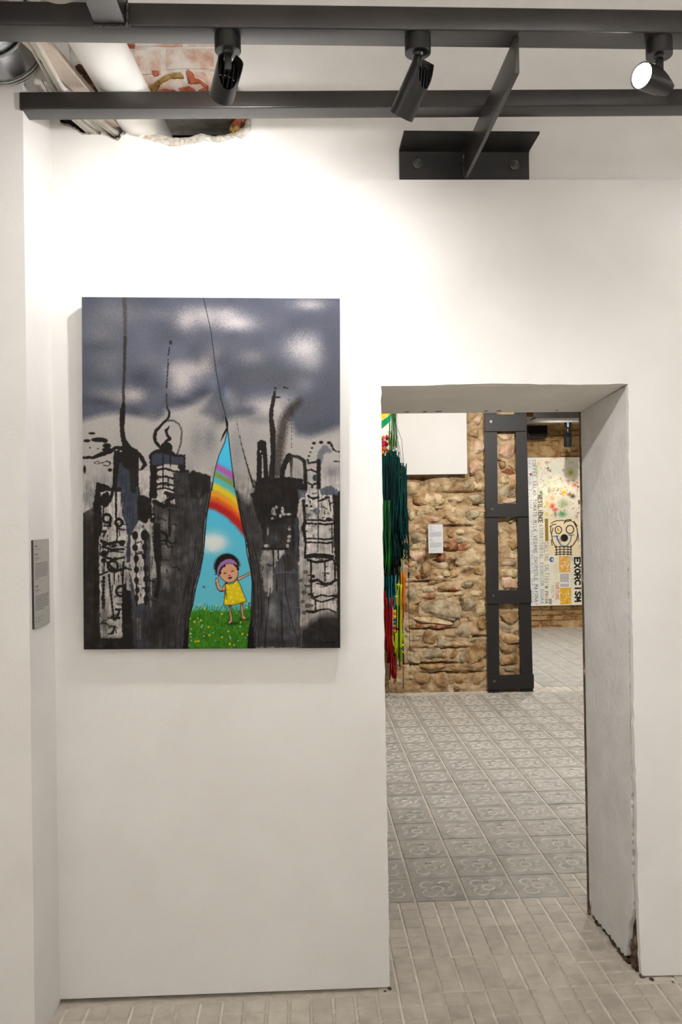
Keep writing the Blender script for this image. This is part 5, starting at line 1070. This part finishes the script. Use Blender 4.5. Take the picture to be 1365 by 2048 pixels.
for x, y, rx, ry, c, a_ in ((690, 1180, 50, 60, (216, 76, 54), .95), (760, 1250, 50, 30, (216, 76, 54), .9), (950, 890, 50, 36, (232, 180, 20), 1), (1100, 480, 60, 60, (168, 164, 40), .9), (1130, 980, 50, 40, (40, 42, 36), .9), (1060, 940, 40, 30, (120, 50, 30), .8), (900, 1350, 90, 60, (80, 140, 96), .9), (930, 1130, 110, 90, (120, 150, 104), .7), (1180, 740, 50, 40, (230, 110, 70), .9), (1040, 660, 30, 30, (196, 110, 140), .9), (590, 260, 40, 30, (214, 130, 90), .9), (410, 280, 30, 60, (230, 190, 110), .8), (610, 380, 16, 18, (40, 36, 26), 1), (650, 435, 16, 18, (40, 36, 26), 1), (605, 425, 12, 12, (40, 36, 26), 1), (760, 170, 50, 20, (230, 130, 120), .8), (690, 1010, 50, 50, (230, 150, 100), .7), (580, 1130, 40, 70, (224, 196, 70), .8), (570, 1350, 36, 40, (220, 206, 60), .9), (450, 890, 30, 40, (70, 120, 60), .9), (700, 850, 60, 40, (230, 150, 120), .7), (620, 850, 30, 60, (100, 150, 100), .7), (750, 1340, 20, 60, (130, 80, 60), .8), (940, 430, 30, 30, (120, 140, 80), .7), (1150, 650, 24, 24, (90, 150, 90), .8), (1240, 690, 20, 20, (200, 90, 60), .8), (1250, 780, 20, 20, (40, 40, 40), .9), (620, 700, 90, 110, (204, 214, 176), .6), (530, 700, 70, 90, (206, 214, 180), .5)):
    Q.blob(*q5(x, y), rx*.0952, ry*.0952, c, a_)
Q.poly([q5(1250, 1060), q5(1285, 1060), q5(1285, 1150), q5(1250, 1150)], (60, 58, 56), .8); Q.poly([q5(1180, 1370), q5(1235, 1370), q5(1240, 1500), q5(1190, 1500)], (176, 164, 206), .9)
Q.poly([q5(520, 1440), q5(590, 1440), q6(590, 340), q6(525, 340)], (150, 124, 52), .95)
for y in range(1460, 1900, 40): Q.line([q5(530, y), q5(580, y+12)], .8, (96, 74, 24), .8)
Q.poly([q5(595, 1435), q5(1250, 1435), q6(1250, 640), q6(600, 640)], (236, 218, 180), .95)
# big drawn face
BK = (34, 32, 30)
face = [(700, 60), (660, 180), (680, 330), (720, 420), (760, 480)]; Q.line([q6(*p) for p in face], 1.6, BK, .95); Q.line([q6(*p) for p in ((1160, -20), (1215, 90), (1225, 220), (1190, 330), (1120, 430), (1050, 480))], 1.8, BK, .95)
Q.line([q5(*p) for p in ((655, 1540), (760, 1490), (900, 1480), (1000, 1510), (1080, 1490), (1160, 1535))], 1.5, BK, .95); Q.line([q5(*p) for p in ((940, 1540), (980, 1480), (1080, 1470))], 2.2, BK, .95); Q.line([q5(*p) for p in ((630, 1610), (690, 1570), (760, 1560))], 1.6, BK); Q.line([q6(*p) for p in ((650, 40), (640, 140), (670, 180))], 1.6, BK, .9); Q.line([q6(*p) for p in ((655, 310), (672, 430))], 1.6, BK, .9); Q.line([q6(*p) for p in ((1150, -60), (1215, 30))], 2.2, BK); Q.line([q6(*p) for p in ((1220, 150), (1240, 240), (1225, 340))], 1.4, BK)
def ring(cx, cy, rx, ry, w):
    Q.line([q6(cx+rx*math.cos(t), cy+ry*math.sin(t)) for t in np.linspace(0, 6.4, 20)], w, (58, 54, 48), .95)
ring(810, 105, 70, 78, 2.0); ring(1060, 100, 82, 86, 2.2); Q.disc(*q6(810, 110), 2.4, 3, (214, 190, 40)); Q.disc(*q6(795, 90), 1, 2, (206, 80, 50)); Q.disc(*q6(1050, 110), .8, .8, (206, 110, 70))
Q.disc(*q6(935, 275), 7.6, 7.4, (36, 33, 31), 1, 1.5); Q.blob(*q6(850, 320), 4, 5, (120, 110, 100), .5)
BLU = (34, 92, 160)
Q.line([q6(*p) for p in ((690, 245), (740, 235), (800, 230))], 1.6, BLU); Q.line([q6(*p) for p in ((770, 240), (790, 310), (840, 400), (900, 450), (960, 455), (1020, 410), (1070, 330), (1090, 220))], [3, 2.4, 1.8, 1.8, 1.8, 1.5, 1.6, 1.8], BLU); Q.line([q6(*p) for p in ((1025, 215), (1090, 225), (1145, 210))], 1.5, BLU)
for y in (460, 515, 570, 615): Q.line([q6(735, y+10), q6(850, y), q6(1000, y+4), q6(1090, y+12)], 1.6, BK, .95)
for x in (760, 840, 925, 1010, 1075): Q.line([q6(x, 440), q6(x-4, 640)], 1.6, BK, .95)
Q.disc(*q6(655, 725), 4.6, 5.2, (50, 104, 160)); Q.disc(*q6(672, 728), 1.8, 2.6, (224, 214, 226)); Q.line([q6(650, 705), q6(655, 740)], .8, (230, 230, 230))
Q.disc(*q6(1082, 712), 2.2, 2.6, (236, 232, 224)); Q.line([q6(1082+26*math.cos(t), 712+32*math.sin(t)) for t in np.linspace(0, 6.3, 12)], .7, (90, 84, 70))
for (x0, y0, x1, y1, c) in ((815, 660, 1050, 1000, (226, 160, 70)), (825, 1325, 1060, 1668, (226, 164, 20))):
    Q.poly([q6(x0, y0), q6(x1, y0), q6(x1, y1), q6(x0, y1)], c, .95)
    for k in range(46): Q.blob(*q6(rn.uniform(x0+14, x1-14), rn.uniform(y0+14, y1-14)), rn.uniform(.8, 1.5), rn.uniform(.8, 1.6), (240, 222, 176), .95)
Q.poly([q6(815, 1010), q6(1010, 1010), q6(1010, 1320), q6(815, 1320)], (232, 230, 224), .9)
GR = (132, 128, 130)
words('SEE YOUR FILTHY', q5(180, 0)[0], q5(0, 200)[1], q5(0, 1240)[1], 5.5, .7, GR, .7, 1); words('PIANIC PALATE BATMAN', q6(205, 0)[0], q5(0, 1500)[1], q6(0, 1640)[1], 6, .8, (150, 146, 158), .75, 2)
words('COFFEE.SALAD.TOMATO.MILK.VEGANS CHIPOTLE MAYONA-', q5(275, 0)[0], q5(0, 200)[1], q6(0, 1690)[1], 7, .85, (76, 72, 62), .85, 3)
words('RESILIENCE', q5(385, 0)[0], q5(0, 950)[1], q5(0, 1540)[1], 8, 1.5, (60, 66, 66), .95, 4, .25); words('&TERRITORIAL EXORCISM DOGMA', q5(400, 0)[0], q5(0, 1560)[1], q6(0, 1660)[1], 7, .9, (110, 126, 150), .85, 5)
words('CALLING SALTIG', q6(500, 0)[0], q6(0, 360)[1], q6(0, 1180)[1], 8.5, .9, (128, 120, 108), .85, 6); words("I'M FRIDA", q6(500, 0)[0], q6(0, 1180)[1], q6(0, 1660)[1], 6, 1.0, (70, 66, 66), .9, 7)
words('TORTURE.', q6(730, 0)[0], q6(0, 1200)[1], q6(0, 1650)[1], 6.5, 1.1, (206, 96, 70), .9, 8); words('TIENEN', q6(715, 0)[0], q6(0, 680)[1], q6(0, 1150)[1], 6, .9, (206, 206, 140), .7, 9); words('NERI', q6(640, 0)[0], q6(0, 1280)[1], q6(0, 1660)[1], 5, .7, GR, .7, 10)
Q.poly([q6(580, 1545), q6(640, 1545), q6(640, 1665), q6(585, 1665)], (120, 118, 118), .7)
for k in range(5): words('SUPER UN' if k % 2 else 'OPERAS RU', q6(832+k*38, 0)[0], q6(0, 1030)[1], q6(0, 1310)[1], 3, .55, (90, 76, 80), .8, 20+k)
words('EXORCISM', q6(1150, 0)[0], q6(0, 700)[1], q6(0, 1650)[1], 11, 3.2, (32, 32, 32), 1, 11, .28)
words('OTEENUL', q6(1060, 0)[0], q6(0, 750)[1], q6(0, 1640)[1], 4.5, .7, (186, 180, 150), .6, 12)
words('TWEEN SUROS', q6(1255, 0)[0], q6(0, 0)[1], q6(0, 1600)[1], 4, .7, (150, 120, 100), .7, 13)
Q.disc(*q5(238, 508), 2.3, 2.3, (190, 24, 24))
wcol = empty('word_collage', (3.4, 8.03, .29), 'far canvas covered in paint splatter, a drawn face and the word EXORCISM', 'artwork')
fa, fb = onY(1030, 915, 8.0), onY(1226, 1211, 8.0); fa[2] = onY(1110, 915, 8.0)[2]; fb[2] = onY(1110, 1211, 8.0)[2]
Q.sheet('painted_face', lambda u, v: (fa[0]+(fb[0]-fa[0])*u, 8.0, fa[2]+(fb[2]-fa[2])*v), attr_mat('marker_on_canvas', .6), wcol, 1.0)
mb = MB(); mb.box((fa[0], 8.001, fb[2]), (fb[0], 8.05, fa[2])); mb.build('canvas_body', mat('raw_canvas', [(206, 196, 172), (222, 214, 194)], scale=20, rough=.9), wcol)

# ------------------------------------------------------------------ wall labels
def label_card(name, label, corner, w, h, body, ink_col, base, seed):
    C_ = Cv(0, 0, w, h, 1.0, base); rn = random.Random(seed)
    def bar(y, x1, th, a):
        x = w*.09
        while x < w*x1:
            l = rn.uniform(.03, .10)*w; C_.line([(x, y), (min(x+l, w*x1), y)], th, ink_col, a, .8); x += l+w*.016
    for y, x1, th, a in body: bar(h*y, x1, h*th, a)
    t = empty(name, corner(.5, 1), label, 'label', 'exhibition labels')
    C_.sheet('printed_face', corner, attr_mat('printed_card', .5), t)
    return t
body = [(.07, .24, .013, .95), (.105, .45, .006, .7), (.165, .26, .012, .95), (.20, .3, .006, .7), (.217, .44, .006, .7), (.235, .24, .005, .5)]
body += [(.272+.0215*k, rn.uniform(.84, .93), .0075, .8) for k in range(8)]+[(.445, .3, .007, .8), (.53, .26, .012, .95), (.565, .3, .006, .7), (.583, .42, .006, .7), (.60, .24, .005, .5)]
body += [(.642+.0225*k, rn.uniform(.84, .93), .0075, .8) for k in range(7)]+[(.80, .66, .0075, .8), (.885, .55, .005, .6), (.905, .36, .005, .5), (.93, .56, .005, .6)]
y0, y1, z0, z1 = -.213, -.068, 1.162, 1.409
t = label_card('wall_label', 'tall grey printed label on the white pier left of the city painting', lambda u, v: (XL+.0062, y0+(y1-y0)*u, z1+(z0-z1)*v), 130, 222, body, (70, 64, 60), (172, 168, 162), 3)
mb = MB(); mb.box((XL, y0, z0), (XL+.006, y1, z1)); mb.build('card_board', mat('dark_card_edge', [(46, 40, 44), (56, 50, 52)], scale=30, rough=.7), t)
la, lb = onY(857, 1049, SY-.10), onY(887, 1106, SY-.10)
t = label_card('wall_label', 'small pale grey printed label on the rough stone wall', lambda u, v: (la[0]+(lb[0]-la[0])*u, SY-.1002, la[2]+(lb[2]-la[2])*v), 90, 172, body, (90, 88, 86), (196, 196, 196), 4)
mb = MB(); mb.box((la[0], SY-.10, lb[2]), (lb[0], SY-.094, la[2])); mb.build('card_board', mat('pale_card_edge', [(180, 180, 180), (196, 196, 196)], scale=30, rough=.7), t)
mb = MB(); mb.box((la[0]+.03, SY-.094, lb[2]+.05), (lb[0]-.03, SY-.045, la[2]-.05)); mb.build('spacer', BOARD, t)

# ------------------------------------------------------------------ hanging yarn piece
TY = 4.02
yarn = empty('yarn_hanging', (0.7, TY, 0.0), 'tall hanging of dark teal yarn with red, lime and orange tassels', 'textile art')
def ymat(n, a, b): return mat(n, [a, b], scale=60, rough=.95, bump=.002, bscale=300, spec=.1, stretch=(1, 1, .1))
Ym = dict(teal=ymat('teal_yarn', (6, 34, 34), (12, 58, 56)), green=ymat('green_yarn', (16, 66, 22), (34, 104, 36)), red=ymat('red_yarn', (96, 12, 14), (150, 24, 26)), lime=ymat('lime_yarn', (138, 150, 22), (176, 190, 40)), orange=ymat('orange_yarn', (186, 84, 16), (222, 120, 30)), black=ymat('black_yarn', (10, 14, 16), (22, 28, 30)), cyan=ymat('turquoise_yarn', (12, 84, 92), (20, 112, 116)), yellow=ymat('yellow_yarn', (210, 170, 24), (232, 198, 50)), white=ymat('white_yarn', (216, 210, 196), (232, 228, 216)), emer=ymat('emerald_yarn', (20, 120, 74), (34, 148, 92)), olive=ymat('olive_yarn', (70, 84, 40), (100, 112, 60)), pink=ymat('pink_yarn', (186, 30, 70), (214, 60, 90)), blue=ymat('blue_yarn', (26, 50, 120), (40, 70, 150)))
rr = random.Random(15)
def W_(x, y, d=0.0): return onY(x, y, TY+d)
def strands(name, xa, xb, ya, yb, n, m, wob=2.0, rad=.0045, depth=.10, spread=1.0, jag_=40, top=2.0):
    mb = MB()
    for k in range(n):
        x = xa+(xb-xa)*(k+rr.random())/n; d = rr.uniform(-depth, depth); y1_ = yb-rr.uniform(0, jag_); up_ = rr.uniform(0, top)*(2*abs((k+.5)/n-.5))**.7; pts = []
        ph = rr.uniform(0, 6)
        for i in range(7):
            t = i/6; pts.append(W_(x+wob*math.sin(ph+t*rr.uniform(2, 5))*t+(x-(xa+xb)/2)*(spread-1)*t+rr.uniform(-.4, .4), ya+up_*(1-t)+(y1_-ya)*t, d+rr.uniform(-.006, .006)))
        mb.tube(pts, rad*rr.uniform(.7, 1.25), 5)
    return mb.build(name, Ym[m], yarn, True)
# woven top with stripes, then the long teal fringe
def patch(name, pts, m, d=-.02, th=.012):
    mb = MB(); mb.prism([tuple(W_(x, y, d)) for x, y in pts], (0, th, 0)); return mb.build(name, Ym[m], yarn)
patch('woven_cloth', ((700, 780), (785, 780), (783, 862), (776, 910), (700, 925)), 'white')
patch('stripe', ((700, 862), (784, 812), (784, 826), (700, 884)), 'yellow', -.026, .006); patch('stripe', ((700, 884), (784, 828), (782, 842), (700, 912)), 'emer', -.027, .006); patch('stripe', ((700, 853), (784, 803), (784, 811), (700, 861)), 'orange', -.026, .006)
strands('leaf_fringe', 778, 792, 790, 905, 9, 'green', 1.5, .005, .02, 1, 20); strands('olive_cord', 774, 784, 862, 912, 6, 'olive', .6, .0055, .02, 1, 6)
strands('pale_cord', 776, 783, 800, 866, 4, 'white', .4, .006, .02, 1, 4); strands('yellow_cord', 786, 788, 868, 895, 1, 'yellow', .2, .006, .02, 1, 2)
for k in range(26):
    x, y = rr.uniform(757, 776), rr.uniform(872, 908); p = W_(x, y, rr.uniform(-.05, -.03)); bm_ = rock(p, (.012, .01, .015), 300+k, amp=.5); me = bpy.data.meshes.new('pompom'); bm_.to_mesh(me); bm_.free()
    link('pompom', me, Ym[rr.choice(('red', 'pink', 'red', 'orange', 'olive'))], yarn, True)
strands('teal_fringe', 700, 792, 902, 1135, 90, 'teal', 4, .005, .10, 1.12, 20, 16); strands('teal_fringe', 786, 814, 925, 1120, 50, 'teal', 4, .0045, .07, 1.1, 60, 34); strands('teal_fringe', 764, 800, 900, 1080, 50, 'teal', 6, .005, .03, 1.15, 80, 22); strands('black_fringe', 720, 804, 925, 1140, 34, 'black', 3, .006, .08, 1.05, 60)
strands('green_fringe', 764, 784, 1000, 1160, 16, 'green', 2, .005, .10, 1.1, 30); strands('dark_tip', 800, 818, 1085, 1125, 9, 'teal', 2, .004, .05, 1, 24)
strands('turquoise_fringe', 768, 792, 1150, 1220, 18, 'cyan', 1.5, .005, .06, .9, 12); strands('black_fringe', 762, 800, 1120, 1200, 20, 'black', 2, .006, .06, 1, 40)
strands('red_tassel', 768, 786, 1195, 1330, 16, 'red', 1.5, .0055, .05, .7, 30); strands('red_tassel', 778, 794, 1270, 1372, 8, 'red', 1.5, .0055, .03, .8, 20); strands('red_tassel', 752, 772, 1180, 1260, 8, 'red', 1.2, .0055, .05, 1, 20)
strands('lime_tassel', 795, 804, 1168, 1325, 9, 'lime', 1.2, .0055, .02, 1, 12); strands('lime_tassel', 786, 793, 1262, 1308, 6, 'lime', 1.2, .006, .02, 1, 16); strands('lime_tassel', 804, 809, 1268, 1298, 3, 'lime', .6, .006, .02, 1, 6)
strands('orange_tassel', 801, 811, 1145, 1264, 8, 'orange', 1.0, .005, .03, 1, 60); strands('green_cord', 797, 806, 1100, 1345, 5, 'green', 1.2, .0032, .03, 1, 40); strands('black_cord', 793, 809, 1210, 1345, 5, 'black', 1.2, .003, .03, 1, 30)
for pts, r_ in ((((818, 1090), (818, 1170), (819, 1250), (821, 1335)), .0018), (((806, 1300), (807, 1350), (807, 1376)), .003), (((792, 860), (800, 900), (808, 942)), .0016), (((793, 850), (804, 880), (809, 942)), .0016), (((795, 858), (797, 900), (799, 935)), .0014), (((790, 835), (793, 870), (790, 905)), .003)):
    mb = MB(); mb.tube([W_(x, y) for x, y in pts], r_, 6); mb.build('hanging_cord', Ym['black'], yarn, True)
for x, y, r_, m in ((790, 1223, .011, 'yellow'), (790, 1228, .012, 'orange'), (790, 1233, .012, 'yellow'), (790, 1240, .012, 'blue'), (790, 1247, .012, 'green'), (790, 1256, .013, 'red'), (790, 1262, .012, 'orange'), (795, 1258, .010, 'black'), (797, 1170, .014, 'lime'), (793, 1193, .009, 'yellow'), (818, 1129, .008, 'orange'), (818, 1146, .008, 'black'), (818, 1150, .009, 'black'), (818, 1154, .007, 'black'), (806, 1290, .009, 'yellow'), (806, 1297, .009, 'blue'), (806, 1304, .008, 'lime'), (806, 1332, .011, 'orange'), (800, 955, .010, 'red'), (805, 1045, .010, 'red'), (808, 943, .012, 'red'), (803, 944, .010, 'red'), (789, 1310, .010, 'black'), (821, 1330, .007, 'black')):
    p = W_(x, y, -.045); mb = MB(); mb.tube([(p[0], p[1], p[2]+r_*.8), (p[0], p[1], p[2]+r_*.5), (p[0], p[1], p[2]-r_*.5), (p[0], p[1], p[2]-r_*.8)], [r_*.6, r_, r_, r_*.6], 10); mb.build('bead', Ym[m], yarn, True)
mb = MB(); mb.box((W_(690, 800)[0], TY-.02, 2.62), (W_(812, 800)[0], TY+.02, 2.66)); mb.build('hanging_batten', BOARD, yarn)
mb = MB()
for x in (700, 800): q = W_(x, 800); mb.tube([(q[0], TY, 2.66), (q[0], TY, 3.0)], .002, 6)
mb.build('hanging_wire', BOLT, yarn)
for x0 in (730, 780): q = W_(x0, 800); mb = MB(); mb.tube([(q[0], TY, 2.40), (q[0], TY, 2.64)], .004, 6); mb.build('hanging_cord', Ym['black'], yarn)
